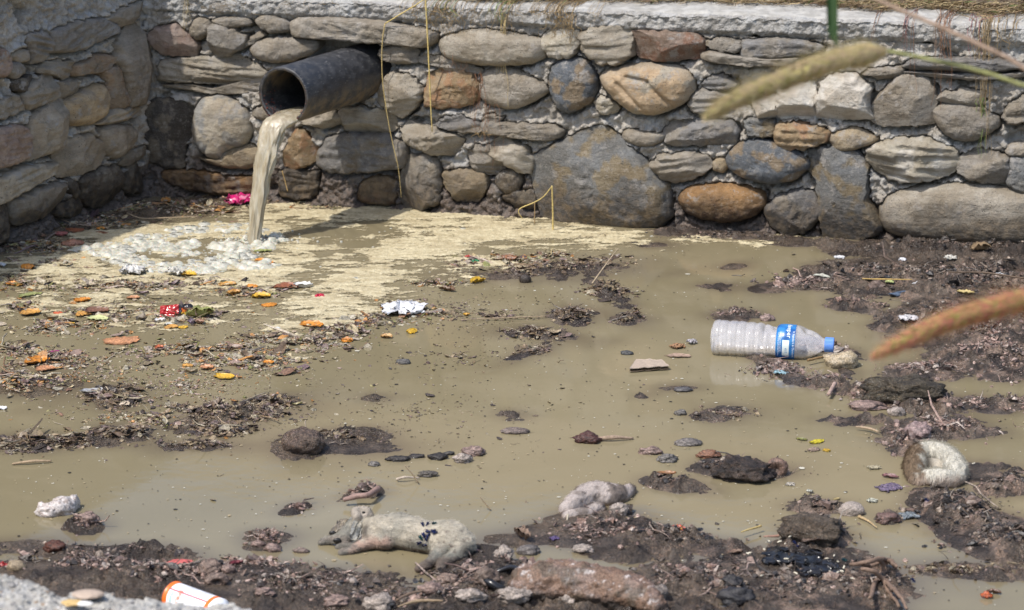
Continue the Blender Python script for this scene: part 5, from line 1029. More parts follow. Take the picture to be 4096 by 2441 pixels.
lump(2205, 985, 185, 50, (.11, .09, .06), 'mud_clod', 'big dark mossy mud clod on the right of the pool', 'clod', 9, M_MUD, .25, fine=True, col2=(.06, .05, .035))
lump(1810, 1172, 150, 54, (.09, .065, .05), 'mud_clod', 'dark peaty mud clod beside the nut shell', 'clod', 10, M_MUD, .25, fine=True, col2=(.025, .02, .018))
lump(1975, 1332, 150, 58, (.11, .085, .06), 'dung_clod', 'dark strawy dung clod above the black plastic', 'clod', 11, M_MUD, .25, fine=True, col2=(.14, .11, .08))
lump(735, 1106, 110, 52, (.17, .125, .095), 'mud_clod', 'smooth grey brown clod at the left end of the ragged island', 'clod', 12, M_MUD, .12, fine=True, col2=(.14, .10, .08))
lump(1260, 1395, 1, 1, DK, 'pebble', 'tiny dark pebble by the black ring', 'pebble', 1)
for i, (x, y, w_, h_, c, lb) in enumerate([(1250, 385, 60, 26, (.62, .62, .62), 'white scrap at the far edge of the dark bank'), (1665, 415, 44, 46, (.66, .66, .68), 'bright white foil scrap on the dark bank below the wall'), (1980, 420, 70, 44, (.56, .54, .48), 'cream coloured scrap on the bank near the wall foot'), (1780, 585, 90, 40, (.55, .55, .55), 'whitish crumpled film in the middle of the dark bank'), (2305, 545, 50, 34, (.5, .52, .55), 'bluish white scrap at the right of the bank'), (1580, 578, 50, 34, (.50, .55, .24), 'pale green scrap on the dark bank'), (1660, 632, 200, 26, (.09, .12, .17), 'long blue grey plastic strip on the bank'), (2080, 652, 110, 38, (.48, .38, .16), 'yellowish leaf scrap above the lower grass ear'), (2180, 375, 150, 90, (.30, .21, .12), 'large tan dead leaf at the wall foot on the right'), (1130, 550, 120, 30, (.40, .40, .34), 'pale leaf at the left edge of the bank'), (1700, 840, 120, 34, (.52, .50, .50), 'white film scrap in front of the dark bank'), (870, 1155, 90, 14, (.30, .45, .50), 'pale turquoise film in the small drift below the bottle'), (190, 1035, 160, 20, (.34, .24, .18), 'slender tan leaf curling right of the cardboard'), (180, 975, 90, 34, (.30, .17, .09), 'brown oval seed left of the bottle'), (275, 950, 56, 44, (.36, .34, .36), 'grey and white scrap left of the bottle base')]):
    X_, Y_ = C3(x, y); sheet(X_, Y_, w_/1.649/K, h_/1.649/K*1.1, c, 'scrap' if i != 8 else 'dead_leaf', lb, 'scrap' if i != 8 else 'leaf', 400+i, 'leaf' if i in (6, 7, 8, 9, 12) else 'crumple', M_PLAIN, col2=np.array(c)*.6)
for i, (x, y, w_, h_, c, nm, lb) in enumerate([(1110, 285, 110, 34, (.55, .46, .03), 'leaf', 'bright yellow leaf afloat at right'), (1010, 268, 80, 20, (.20, .20, .05), 'leaf', 'olive leaf tip left of the yellow leaf'), (1090, 340, 90, 42, (.30, .22, .17), 'leaf', 'brown leaf under the yellow one'), (1175, 340, 44, 22, (.70, .45, .05), 'scrap', 'tiny yellow kernel by the brown leaf'), (185, 915, 84, 90, (.60, .08, .05), 'candy_wrapper', 'crumpled red and yellow sweet wrapper on the mud'), (2240, 1320, 80, 110, (.45, .09, .02), 'dead_leaf', 'upright red orange leaf at the lower right corner'), (2290, 1290, 90, 50, (.16, .08, .05), 'dead_leaf', 'dark curled leaf behind the red orange one'), (110, 548, 120, 36, (.36, .17, .07), 'dead_leaf', 'orange brown dry leaf on the small mound'), (1240, 668, 60, 20, (.42, .33, .15), 'leaf', 'small tan leaf on open water at lower right'), (935, 567, 56, 16, (.55, .50, .42), 'scrap', 'cream scrap afloat below the nut shell'), (1480, 676, 62, 20, (.56, .56, .46), 'scrap', 'pale round scrap left of the dark bank'), (1062, 611, 38, 14, (.58, .58, .50), 'scrap', 'small pale round scrap below the cream one'), (1720, 782, 120, 40, (.22, .25, .27), 'plastic_scrap', 'grey plastic spoon shaped scrap at the edge of the dark bank'), (1490, 455, 80, 22, (.48, .42, .28), 'scrap', 'yellowish scrap left of the curled carcass'), (1600, 520, 110, 36, (.22, .10, .10), 'dead_leaf', 'wine coloured leaf left of the curled carcass'), (1590, 590, 150, 30, (.20, .15, .22), 'plastic_scrap', 'violet tinted film below the wine coloured leaf'), (570, 1030, 110, 40, (.25, .16, .11), 'dead_leaf', 'small curled brown leaf above the maggots'), (1080, 1010, 150, 44, (.24, .17, .13), 'dead_leaf', 'flat brown leaf below the dung clod')]):
    X_, Y_ = C6(x, y); o = sheet(X_, Y_, w_/1.664/K, h_/1.664/K, c, nm, lb, nm.replace('_', ' '), 500+i, 'crumple' if nm in ('candy_wrapper', 'plastic_scrap', 'scrap') else 'leaf', M_GLOSSY if nm == 'candy_wrapper' else M_DEB, col2=(.65, .45, .08) if nm == 'candy_wrapper' else None, lift=1.3 if h_ > 80 else 1)
sheet(435, 1374, 66, 20, (.55, .13, .12), 'cloth_rag', 'faded pink rag strip above the spray can', 'rag', 601, 'leaf', M_PLAIN, rot=.25)
sheet(575, 1378, 34, 12, (.20, .03, .04), 'plastic_scrap', 'dark red strip right of the rounded brown lump', 'plastic scrap', 602, 'leaf')
sheet(8, 1382, 40, 26, (.35, .02, .02), 'plastic_scrap', 'dark red scrap left of the potato at the picture edge', 'plastic scrap', 603, 'crumple')
sheet(1270, 1318, 56, 40, (.34, .24, .18), 'bark_strip', 'pale curled bark strip standing right of the carcass', 'bark', 604, 'leaf', lift=1.2, rot=-.9)
sheet(1348, 1317, 20, 14, (.13, .09, .22), 'plastic_scrap', 'small purple scrap on the mud above the big bundle', 'plastic scrap', 605, 'crumple')
# white plastic bundle
wb_ = empty('plastic_bundle', V(140, 1255), 'knotted white plastic bundle afloat at the lower left', 'plastic bag')
for i, (x, y, w_, h_) in enumerate(((118, 1256, 64, 32), (150, 1252, 70, 44), (176, 1240, 40, 36), (100, 1246, 26, 26))): lump(x, y, w_, h_, (.62, .57, .54), 'fold', None, None, 80+i, M_GLOSSY if i == 3 else M_DEB, .16, (.42, .35, .31), parent=wb_, rot=.5*i, fine=True)
# ---------------------------------------------------------------- sticks and stalks
def vl(x, y, base):      # picture point at the same depth as a point on the ground (things standing upright)
    u, v_ = x*K, y*K; r = ray(u, v_); t = (base[1]-0)/r[1]; return C0+r*t
ST_ = (.52, .40, .18); SB = (.34, .26, .17)
b0 = V(1440, 690, .02); rod([b0, vl(1470, 648, b0), vl(1503, 604, b0)], [.0022, .0016, .001], (.45, .36, .25), 'stick', 'thin pale stick standing slanted in the muck at centre right', 'stick')
rod([V(1118, 778, .004), V(1230, 773, .006), V(1330, 769, .005)], [.001, .0016, .0012], SB, 'stick', 'long thin stick lying flat on the water at the foot of the scum', 'stick')
rod([V(308, 518, .02), V(345, 531, .012), V(400, 530, .012), V(480, 527, .014)], [.0018, .002, .0015], SB, 'stick', 'bent pale stick on the heap beyond the bubbles', 'stick')
b0 = V(1018, 1175, .003); rod([b0, vl(1000, 1150, b0), vl(984, 1132, b0)], [.0016, .0014, .0008], SB, 'stick', 'thin stick leaning over the floating bone', 'stick')
rod([V(964, 1166, .005), V(985, 1161, .009), V(1020, 1162, .004)], [.0028, .0025, .0014], (.48, .40, .32), 'floating_bone', 'small pale bone afloat under the thin stick', 'bone')
b0 = V(1193, 1240, .002); rod([b0, vl(1180, 1225, b0), vl(1168, 1209, b0)], [.0016, .0012, .0009], SB, 'stick', 'short stick poking out of open water above the carcass', 'stick')
b0 = V(745, 1043, .02); rod([b0, vl(742, 1030, b0), vl(743, 1022, b0)], [.0012, .0012], (.55, .45, .34), 'stick', 'little pale stub standing on the ragged island', 'stick')
rod([V(1448, 1068, .004), V(1490, 1064, .008), V(1540, 1066, .003)], [.004, .0045, .002], (.34, .25, .18), 'stick', 'pale driftwood stick right of the wine coloured husk', 'stick')
rod([V(30, 1128, .003), V(80, 1122, .006), V(125, 1121, .004)], [.002, .003, .002], (.38, .28, .18), 'stick', 'tan reed piece afloat at the left edge', 'stick')
rod([V(835, 1216, .012), V(865, 1207, .018), V(895, 1203, .02), V(920, 1188, .016)], [.004, .0055, .005, .006], (.30, .20, .17), 'twisted_root', 'twisted pinkish root on the small island above the carcass', 'root', n=30)
p_ = [C3(1400, 520), C3(1560, 524), C3(1730, 526)]; rod([V(*q, .045) for q in p_], [.0012, .002, .001], (.50, .34, .12), 'stick', 'yellow reed lying across the dark bank', 'stick')
p_ = [C3(1970, 478), C3(2200, 480), C3(2480, 518)]; rod([V(*q, .05) for q in p_], [.0016, .0024, .002], (.14, .10, .07), 'stick', 'dark twig lying across the bank near the right edge', 'stick')
p_ = [C3(1040, 1058), C3(1120, 1040), C3(1180, 1028)]; rod([V(*q, .012) for q in p_], [.003, .0026, .001], (.26, .17, .08), 'stick', 'brown stub of reed under the bottle neck', 'stick')
p_ = [C3(1180, 1280), C3(1220, 1210)]; rod([V(*q, .012) for q in p_], [.004, .0045], (.42, .30, .25), 'stick', 'pink brown rolled bark stub below the gourd shell', 'stick')
p_ = [C6(610, 878), C6(740, 838)]; rod([V(*q, .012) for q in p_], [.0012, .0022], (.50, .38, .16), 'stick', 'yellow reed left of the dung clod', 'stick')
p_ = [C6(755, 910), C6(860, 905)]; rod([V(*q, .012) for q in p_], [.0012, .0028], (.34, .20, .15), 'stick', 'reddish stub touching the dung clod', 'stick')
p_ = [C6(1390, 775), C6(1450, 805), C6(1510, 850)]; rod([V(*q, .004) for q in p_], [.003, .002, .001], (.45, .33, .18), 'stick', 'tan forked stick below the whitish shell', 'stick')
p_ = [C6(1370, 178), C6(1450, 188), C6(1520, 212)]; rod([V(*q, .008) for q in p_], [.0015, .003, .0015], (.40, .30, .20), 'stick', 'tan twig left of the big pink lump', 'stick')
p_ = [C5(650, 1372), C5(780, 1335), C5(950, 1332)]; rod([V(*q, .03) for q in p_], [.001, .003, .0015], (.34, .25, .16), 'stick', 'pale twig at the bottom edge below the carcass', 'stick')
p_ = [C5(640, 1330), C5(720, 1290), C5(815, 1268)]; rod([V(*q, .035) for q in p_], [.002, .0028, .0015], (.20, .14, .10), 'stick', 'dark twig just above the pale bottom twig', 'stick')
# dead plant with splayed stems, lower right
dp = empty('dead_plant', V(2140, 1400), 'dead plant with splayed brown stems lying on the mud at lower right', 'plant')
for i, pts in enumerate([[(1330, 1100), (1440, 1080), (1540, 1060), (1590, 1075), (1640, 1120)], [(1400, 1130), (1480, 1140), (1560, 1200), (1600, 1290), (1660, 1370)], [(1520, 1050), (1550, 1100), (1545, 1170), (1590, 1230), (1650, 1290), (1710, 1390)], [(1400, 1085), (1470, 1105), (1540, 1070)], [(1560, 1140), (1500, 1210), (1475, 1300), (1460, 1320)], [(1545, 1080), (1600, 1075), (1640, 1110)]]):
    rod([V(*C6(x, y), .022+.018*math.sin(j*1.3+i)) for j, (x, y) in enumerate(pts)], [.0032, .0042, .004, .0025], (.22, .15, .11), 'stem', None, None, parent=dp, n=34, wob=.003, seed=i)
# black plastic by the dung clod, black ring
sheet(1925, 1368, 130, 22, (.012, .012, .014), 'black_plastic', 'torn sheet of black plastic under the dung clod', 'plastic sheet', 701, 'crumple', M_GLOSSY, rot=-.12, col2=(.03, .03, .03))
sheet(1990, 1392, 110, 20, (.014, .013, .015), 'black_plastic', 'smaller torn black plastic piece among the maggots', 'plastic sheet', 702, 'crumple', M_GLOSSY, rot=.2, col2=(.03, .03, .03))
c0 = V(*C5(1335, 1190), .012); a = np.linspace(0, 2*math.pi, 30); rod([c0+np.array([.034*math.cos(t), .040*math.sin(t), .008*math.sin(t*2)]) for t in a], [.005, .004, .007, .005], (.016, .016, .018), 'rubber_ring', 'black rubber ring lying in the mud right of the brown lump', 'ring', mat=M_GLOSSY, n=60)
# ---------------------------------------------------------------- maggots
rg = np.random.default_rng(31); v, f = tube(np.stack([np.linspace(-1, 1, 7), .15*np.linspace(-1, 1, 7)**2, 0*np.linspace(-1, 1, 7)], 1)*.0042, np.array([.0006, .0011, .0013, .0013, .0012, .001, .0005])*1.15, 6)
mg0 = None
for i, (x, y) in enumerate([(650, 1042), (670, 1038), (905, 1100), (860, 1000), (900, 1005), (930, 1000), (1170, 1140), (1200, 1170), (1215, 1180), (1230, 1170), (1250, 1180), (1260, 1165), (1240, 1190), (1290, 1160), (1350, 1222), (970, 1185), (745, 1203), (1225, 1080), (1250, 1095), (1180, 1085), (1275, 1175), (790, 950), (760, 1020)]):
    p = V(*C6(x, y)); z = ground_z(p)+.0032
    if mg0 is None: mg0 = mk('maggot', v, f, M_PLAIN, None, (.62, .57, .45)); o = mg0
    else: o = mg0.copy(); COL.objects.link(o)
    o.location = (p[0], p[1], z); o.rotation_euler = (rg.normal(0, .2), rg.normal(0, .2), rg.uniform(0, 3.1)); tag(o, 'tiny cream white maggot on the black muck below the dung clod', 'maggot', 'maggots on the black muck')
# ================================================================ dead animals
from mathutils.bvhtree import BVHTree
def organic(name, chains, colf, mat, parent, vox=.0022, smooth=6, disp=.0012):
    vs, fs, o = [], [], 0
    for ch in chains:                                  # chain of (point, radius[, flat]) -> overlapping balls
        pts = np.array([c[0] for c in ch]); rs = np.array([c[1] for c in ch])
        L = np.sum(np.linalg.norm(np.diff(pts, axis=0), axis=1)) if len(pts) > 1 else 0; n = max(1, int(L/(rs.min()*.28)))
        t = np.linspace(0, len(pts)-1, n+1) if len(pts) > 1 else np.array([0.])
        sp = smooth_path(pts, n+1) if len(pts) > 2 else np.stack([np.interp(t, range(len(pts)), pts[:, k]) for k in range(3)], 1)
        rr = np.interp(t, range(len(rs)), rs)
        for p, r in zip(sp, rr): vs.append(IVs*r+p); fs += [tuple(i+o for i in q) for q in IFs]; o += len(IVs)
    me = bpy.data.meshes.new(name); me.from_pydata([tuple(x) for x in np.concatenate(vs)], [], fs)
    ob = bpy.data.objects.new(name, me); COL.objects.link(ob)
    r = ob.modifiers.new('r', 'REMESH'); r.mode = 'VOXEL'; r.voxel_size = vox; r.use_smooth_shade = True
    s = ob.modifiers.new('s', 'SMOOTH'); s.factor = .6; s.iterations = smooth
    dg = bpy.context.evaluated_depsgraph_get(); m2 = bpy.data.meshes.new_from_object(ob.evaluated_get(dg)); bpy.data.objects.remove(ob)
    n = len(m2.vertices); v = np.empty(n*3); m2.vertices.foreach_get('co', v); v = v.reshape(-1, 3); nr = np.empty(n*3); m2.vertices.foreach_get('normal', nr); nr = nr.reshape(-1, 3)
    f = [tuple(p.vertices) for p in m2.polygons]; bpy.data.meshes.remove(m2)
    v = v+nr*(fbm(v*55, 4)*disp*2.2+fbm(v*200, 2)*disp*.5)[:, None]; c = colf(v, nr)
    return mk(name, v, f, mat, parent, c), v, nr, f, c
IVs, IFs = ico(2)
M_FUR = col_mat('damp_fur', .7, .5, 500, .25, .3); M_HAIR = col_mat('fur_hairs', .6, .1, 300, .3, .15)
def fur(v, nr, f, c, n, length, direc, name, parent, seed, mask=None, width=.00022):
    rg = np.random.default_rng(seed); idx = rg.integers(0, len(v), n); keep = nr[idx, 2] > -.3
    if mask is not None: keep &= mask(v[idx])
    idx = idx[keep]; p = v[idx]+rg.normal(0, .0006, (len(idx), 3)); N = nr[idx]; d = np.asarray(direc(p) if callable(direc) else direc, float); d = d-(N*np.sum(N*d, 1, keepdims=True) if d.ndim > 1 else N*(N@d)[:, None]); d /= np.linalg.norm(d, axis=1)[:, None]+1e-6
    d = d+fbm(p*60+seed, 2)[:, None]*np.cross(N, d)*1.6+rg.normal(0, .22, d.shape); L = length*rg.uniform(.5, 1.3, (len(idx), 1)); side = np.cross(d, N); side /= np.linalg.norm(side, axis=1)[:, None]+1e-6
    m = p+d*L*.5+N*L*.30; e = p+d*L+N*L*rg.uniform(.1, .5, (len(idx), 1)); w = width
    V_ = np.stack([p-side*w-N*.0003, p+side*w-N*.0003, m+side*w*.8, m-side*w*.8, e], 1).reshape(-1, 3); b = np.arange(len(idx))[:, None]*5
    F = np.concatenate([b+np.array([0, 1, 2]), b+np.array([0, 2, 3]), b+np.array([3, 2, 4])]); cc = np.repeat(np.clip(c[idx]*rg.uniform(.85, 1.35, (len(idx), 1)), 0, .8), 5, 0)
    o = mk(name, V_, F, M_HAIR, parent, cc); o['kind'] = 'stuff'; return o
def Q4(x, y, z): return G(1250+x/3.32, 1980+y/3.32, z)
def ch(fn, *a): return [(fn(x, y, z), r) for x, y, z, r in a]
pig = empty('dead_piglet', V(990, 1320), 'pale furred dead piglet lying on its side with shiny flies on its belly', 'dead animal')
PALE, GREYF, MUDC, PNKF = np.array((.44, .395, .315)), np.array((.20, .20, .172)), np.array((.125, .092, .073)), np.array((.42, .27, .21))
cen_b = Q4(1400, 520, .02)
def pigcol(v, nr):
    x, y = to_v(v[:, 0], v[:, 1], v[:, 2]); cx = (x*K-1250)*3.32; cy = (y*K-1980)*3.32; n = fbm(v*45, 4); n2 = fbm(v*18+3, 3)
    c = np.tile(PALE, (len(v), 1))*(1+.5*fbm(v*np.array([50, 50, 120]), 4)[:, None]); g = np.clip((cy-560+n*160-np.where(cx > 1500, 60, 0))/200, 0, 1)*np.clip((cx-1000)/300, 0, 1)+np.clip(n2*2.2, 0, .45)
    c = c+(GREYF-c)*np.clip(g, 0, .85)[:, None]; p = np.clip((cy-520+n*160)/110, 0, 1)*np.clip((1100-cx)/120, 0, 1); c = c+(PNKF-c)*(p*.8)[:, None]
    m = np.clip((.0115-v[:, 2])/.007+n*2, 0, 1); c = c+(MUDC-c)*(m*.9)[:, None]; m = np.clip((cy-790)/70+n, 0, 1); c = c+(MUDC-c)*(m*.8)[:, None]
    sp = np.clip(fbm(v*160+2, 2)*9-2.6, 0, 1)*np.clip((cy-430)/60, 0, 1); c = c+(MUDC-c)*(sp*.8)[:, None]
    crease_shade = np.exp(-((cx-1000)/260)**2-((cy-690)/38)**2)+np.exp(-((cx-2020)/70)**2-((cy-740)/80)**2)+np.exp(-((cx-700)/50)**2-((cy-480)/90)**2); c = c+(np.array((.07, .06, .05))-c)*np.clip(crease_shade*.85, 0, 1)[:, None]  # shadow in the creases under leg, rump and neck painted dark
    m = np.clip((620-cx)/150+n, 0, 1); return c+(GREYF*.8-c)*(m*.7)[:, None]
body, bv, bn, bf, bc = organic('body', [
    ch(Q4, (740, 400, .022, .0140), (840, 460, .024, .0235), (960, 480, .026, .0300), (1150, 485, .025, .0335), (1400, 535, .024, .0300), (1580, 575, .023, .0285), (1810, 590, .025, .0345), (1960, 640, .021, .0265), (2050, 690, .016, .0160)),
    ch(Q4, (800, 560, .018, .020), (960, 600, .016, .020)),
    ch(Q4, (900, 590, .016, .0160), (740, 640, .012, .0125), (610, 695, .008, .0095), (500, 740, .005, .0080), (380, 770, .003, .0066)),
    ch(Q4, (560, 690, .004, .008), (420, 690, .002, .008), (330, 700, .001, .006)),
    ch(Q4, (1700, 700, .016, .0190), (1660, 800, .012, .0125), (1590, 870, .009, .0100), (1480, 950, .007, .0082), (1400, 990, .005, .0066)),
    ch(Q4, (1950, 750, .014, .0170), (1890, 810, .011, .0110), (1800, 865, .009, .0100), (1720, 920, .007, .0090), (1690, 985, .005, .0080)),
    ch(Q4, (700, 400, .024, .0135), (640, 390, .024, .0160), (520, 470, .019, .0160), (420, 560, .013, .0135), (300, 590, .010, .0090), (190, 610, .006, .0076), (110, 635, .004, .006))],
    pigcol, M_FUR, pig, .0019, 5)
fur(bv, bn, bf, bc, 26000, .0040, (.95, .1, -.5), 'fur', pig, 5, mask=lambda p: p[:, 2] > .006)
def drape(name, pts, col, col2, parent, amp=.004, seed=0, z=(.03, .02, .01, .004), n=26, m=16, mat=None):   # pts: 4 corners (crop px + height)
    q = [Q4(*p) for p in pts]; a = np.linspace(0, 1, n)[:, None, None]; b = np.linspace(0, 1, m)[None, :, None]; g = (q[0]*(1-a)+q[1]*a)*(1-b)+(q[3]*(1-a)+q[2]*a)*b
    P3 = np.stack([a[..., 0]*3+0*b[..., 0]+seed, b[..., 0]*1.2+0*a[..., 0], 0*(a*b)[..., 0]], -1); bul = np.sin(a[..., 0]*math.pi)*np.sin(b[..., 0]*math.pi); g[..., 1] -= bul*.009; g[..., 2] += bul*.006+fbm(P3*2, 3)*amp*2; g[..., 0] += fbm(P3*1.5+4, 3)*amp*2.5; g[..., 1] += fbm(P3*2.4+8, 3)*amp*2
    mm = np.clip(fbm(P3*2+seed, 3)*4+.2, 0, 1).reshape(-1, 1); c = np.array(col)*(1-mm)+np.array(col2)*mm; v, f = thick(g.reshape(-1, 3), gridf(n, m), n, m, .0008)
    return mk(name, v, f, mat or M_DEB, parent, np.concatenate([c, c]))
drape('ear', [(560, 240, .040), (720, 330, .036), (600, 610, .010), (330, 590, .012)], (.20, .205, .195), (.36, .33, .26), pig, .003, 3)
drape('ear', [(330, 330, .026), (470, 320, .034), (420, 540, .012), (210, 560, .008)], (.15, .125, .095), (.30, .25, .18), pig, .004, 7)
e2, ev, en, ef, ec = organic('ear', [ch(Q4, (590, 300, .040, .008), (570, 220, .044, .0075), (640, 195, .046, .0065), (720, 215, .044, .0070), (790, 280, .036, .0040)), ch(Q4, (600, 280, .038, .0075), (680, 310, .034, .0085))], lambda v, nr: np.tile((.40, .35, .29), (len(v), 1))*(1+.4*fbm(v*60, 3)[:, None]), M_FUR, pig, .0018, 3)
fur(ev, en, ef, ec, 1500, .0035, (.5, 0, .8), 'ear_fur', pig, 6)
rod([Q4(2070, 620, .017), Q4(2115, 660, .014), Q4(2160, 720, .009), Q4(2230, 755, .006), Q4(2330, 755, .006), Q4(2420, 780, .004)], [.0045, .0030, .0026, .0024, .0020, .0010], (.46, .25, .20), 'tail', None, None, parent=pig, mat=M_DEB, n=30)
for x, y, z, r in ((680, 225, .051, .0022), (330, 600, .013, .0050), (270, 500, .018, .0045), (2060, 630, .022, .0030)):
    p = Q4(x, y, z)+np.array([0, -.003, 0]); mk('hollow_shade_ball', IVs*np.array([r*1.5, r*.6, r])+p, IFs, M_DEB, pig, (.012, .010, .008))  # solid near-black balls stand in for the shade inside hollows
# flies
bvh = BVHTree.FromPolygons([tuple(x) for x in bv], bf)
M_FLY = NT('fly_metal').done((.006, .012, .06), .22, None, Metallic=.75, Specular_IOR_Level=.6); M_FLYG = NT('fly_metal_green').done((.006, .05, .055), .22, None, Metallic=.75)
def fly_parts():
    vs = []; 
    for cx, r in ((-.0016, (.0024, .0016, .0014)), (.0014, (.0016, .0015, .0014)), (.0034, (.0009, .0014, .0011))): vs.append((IVs*np.array(r)+np.array([cx, 0, .0017]), IFs))
    for s in (-1, 1):
        w_ = np.array([[.0012, s*.0006, .0030], [-.0012, s*.0024, .0030], [-.0044, s*.0022, .0026], [-.0048, s*.0010, .0027]]); vs.append((w_, [(0, 1, 2), (0, 2, 3)]))
        for lx in (-.0012, .0006, .0022): vs.append((np.array([[lx, s*.001, .0015], [lx+.0004, s*.001, .0015], [lx-.0008, s*.0034, -.0002]]), [(0, 1, 2)]))
    return merge(vs)
FV, FF, _ = fly_parts(); fly0 = {}
def fly(p, nrm, ang, label, green=False):
    k = 'g' if green else 'b'
    if k not in fly0: o = fly0[k] = mk('fly', FV, FF, M_FLYG if green else M_FLY)
    else: o = fly0[k].copy(); COL.objects.link(o)
    q = Vector(nrm).to_track_quat('Z', 'Y'); o.rotation_mode = 'QUATERNION'; from mathutils import Quaternion
    o.rotation_quaternion = q@Quaternion((0, 0, 1), ang); o.location = tuple(p); o.scale = (1.15,)*3; tag(o, label, 'fly', 'flies on the carcasses')
for i, (x, y, an, lb, gr) in enumerate([(1465, 405, -1, 'fly at the left of the row of three on the piglet flank', 0), (1535, 400, -1.1, 'middle fly of the row of three on the piglet flank', 0), (1620, 390, 1.1, 'right hand fly of the row of three on the piglet flank', 1), (1545, 490, 0, 'fly level with the hip at the left of a trio on the belly', 0), (1617, 480, .6, 'upper right fly of the belly trio', 0), (1642, 508, .6, 'lower right fly of the belly trio', 0),
    (1480, 537, -1.2, 'fly standing upright right above the green one', 0), (1545, 540, 1.1, 'fly at the right of the belly cluster', 0), (1445, 568, -.9, 'green shining fly at the left of the belly cluster', 1), (1530, 580, 1.3, 'fly in the centre of the belly cluster', 0), (1428, 632, .4, 'lowest left fly of the belly cluster', 0), (1492, 655, 0, 'lowest fly of the belly cluster, lying level', 0)]):
    r = ray(1250+x/3.32, 1980+y/3.32); hit = bvh.ray_cast(Vector(C0), Vector(r).normalized())
    if hit[0] is not None: fly(hit[0]+hit[1]*.0006, hit[1], an, lb, gr)
for x, y, z, lb, gr in ((1835, 312, .030, 'lone blue fly on the neck of the curled white carcass', 0), (1842, 672, .030, 'blue fly on the dark bank below the curled carcass', 0), (1025, 990, .022, 'blue fly on the black plastic under the dung clod', 0), (960, 1022, .014, 'dark blue fly left on the black plastic edge', 0), (990, 1036, .014, 'second dark blue fly on the black plastic edge', 0), (1293, 1092, .014, 'green fly beside the maggots', 1), (1750, 1212, .02, 'dark fly right of the dead plant', 0)):
    p = V(*C6(x, y), 0); p[2] = max(ground_z(p), 0)+.002 if z < .029 else z; p = p if z < .029 else V(*C6(x, y), z); fly(p, (0, -.3, 1), random.uniform(-1, 1), lb, gr)
# second carcass, half sunk
def Q5(x, y, z): return V(*C5(x, y), z)
c2_ = empty('sunken_carcass', Q5(1950, 720, 0), 'half sunken pale carcass with mud on its back, behind the front mud bank', 'dead animal')
def col2f(v, nr):
    n = fbm(v*40, 4); c = np.tile((.46, .40, .365), (len(v), 1)); m = np.clip(n*5+.1+np.clip((v[:, 0]-c2x)*14, -.6, .8), 0, 1)[:, None]; c = c+(np.array((.15, .12, .10))-c)*m*.85
    m = np.clip((.008-v[:, 2])/.006, 0, 1)[:, None]; return c+(np.array((.30, .20, .12))-c)*m*.7
c2x = Q5(1980, 640, .01)[0]
b2o, v2, n2, f2, cc2 = organic('body', [ch(Q5, (1775, 725, .006, .0150), (1850, 670, .010, .0215), (1950, 630, .012, .0265), (2050, 640, .010, .0250), (2130, 630, .007, .0170), (2190, 600, .004, .0120)), ch(Q5, (1780, 775, .002, .011), (1880, 760, .004, .012), (1990, 720, .004, .013))], col2f, M_FUR, c2_, .002, 4, .002)
fur(v2, n2, f2, cc2, 9000, .006, (-.6, -.3, -.5), 'fur', c2_, 8, mask=lambda p: p[:, 2] > .004)
for k_, (x, y) in enumerate(((1780, 780), (1975, 725), (1985, 700))): rod([Q5(x, y-20, .012), Q5(x-4, y+10, .006), Q5(x-8, y+30, .001)], [.0022, .0018, .0008], (.50, .44, .34), 'hair_tuft', None, None, parent=c2_, n=8)
# third carcass, curled up, white
def Q6(x, y, z): return V(*C6(x, y), z)
c3_ = empty('curled_carcass', Q6(1900, 580, 0), 'curled up carcass with white fur and brown muddy back at right', 'dead animal')
ring3 = [(1770, 530, .006, .015), (1760, 450, .012, .0215), (1785, 375, .014, .0220), (1850, 345, .016, .0200), (1930, 355, .019, .0200), (2000, 400, .020, .0215), (2035, 470, .016, .0225), (2010, 530, .010, .0190), (1920, 520, .015, .0185), (1850, 520, .010, .0170), (1800, 545, .004, .013)]
def col3f(v, nr):
    x, y = to_v(v[:, 0], v[:, 1], v[:, 2]); cx = (x*K-2600)*1.664; cy = (y*K-1600)*1.664; n = fbm(v*45, 4); c = np.tile((.60, .57, .49), (len(v), 1))
    m = np.clip((1850-cx+n*120)/60, 0, 1)[:, None]; c = c+(np.array((.19, .135, .085))-c)*m; m = np.clip((cy-490+n*60)/60, 0, 1)[:, None]; c = c+(np.array((.36, .27, .21))-c)*m*.8
    m = np.clip((.006-v[:, 2])/.005+n, 0, 1)[:, None]; return c+(np.array((.20, .15, .11))-c)*m*.8
b3o, v3, n3_, f3, cc3 = organic('body', [ch(Q6, *ring3)], col3f, M_FUR, c3_, .002, 3, .0015)
fur(v3, n3_, f3, cc3, 15000, .0085, lambda p: np.stack([p[:, 0]*0-.4, p[:, 1]*0-.9, p[:, 2]*0-.2], 1), 'fur', c3_, 9, mask=lambda p: p[:, 2] > .003)
organic('belly', [ch(Q6, (1860, 450, .004, .0190), (1930, 460, .006, .0190))], lambda v, nr: np.array((.45, .40, .32))*(1-np.exp(-((v[:, 0:1]-Q6(1875, 460, .02)[0])/.009)**2)*.85)+0*v, M_FUR, c3_, .002, 3, .001)  # dark band in the colour stands for shade in the inner crease
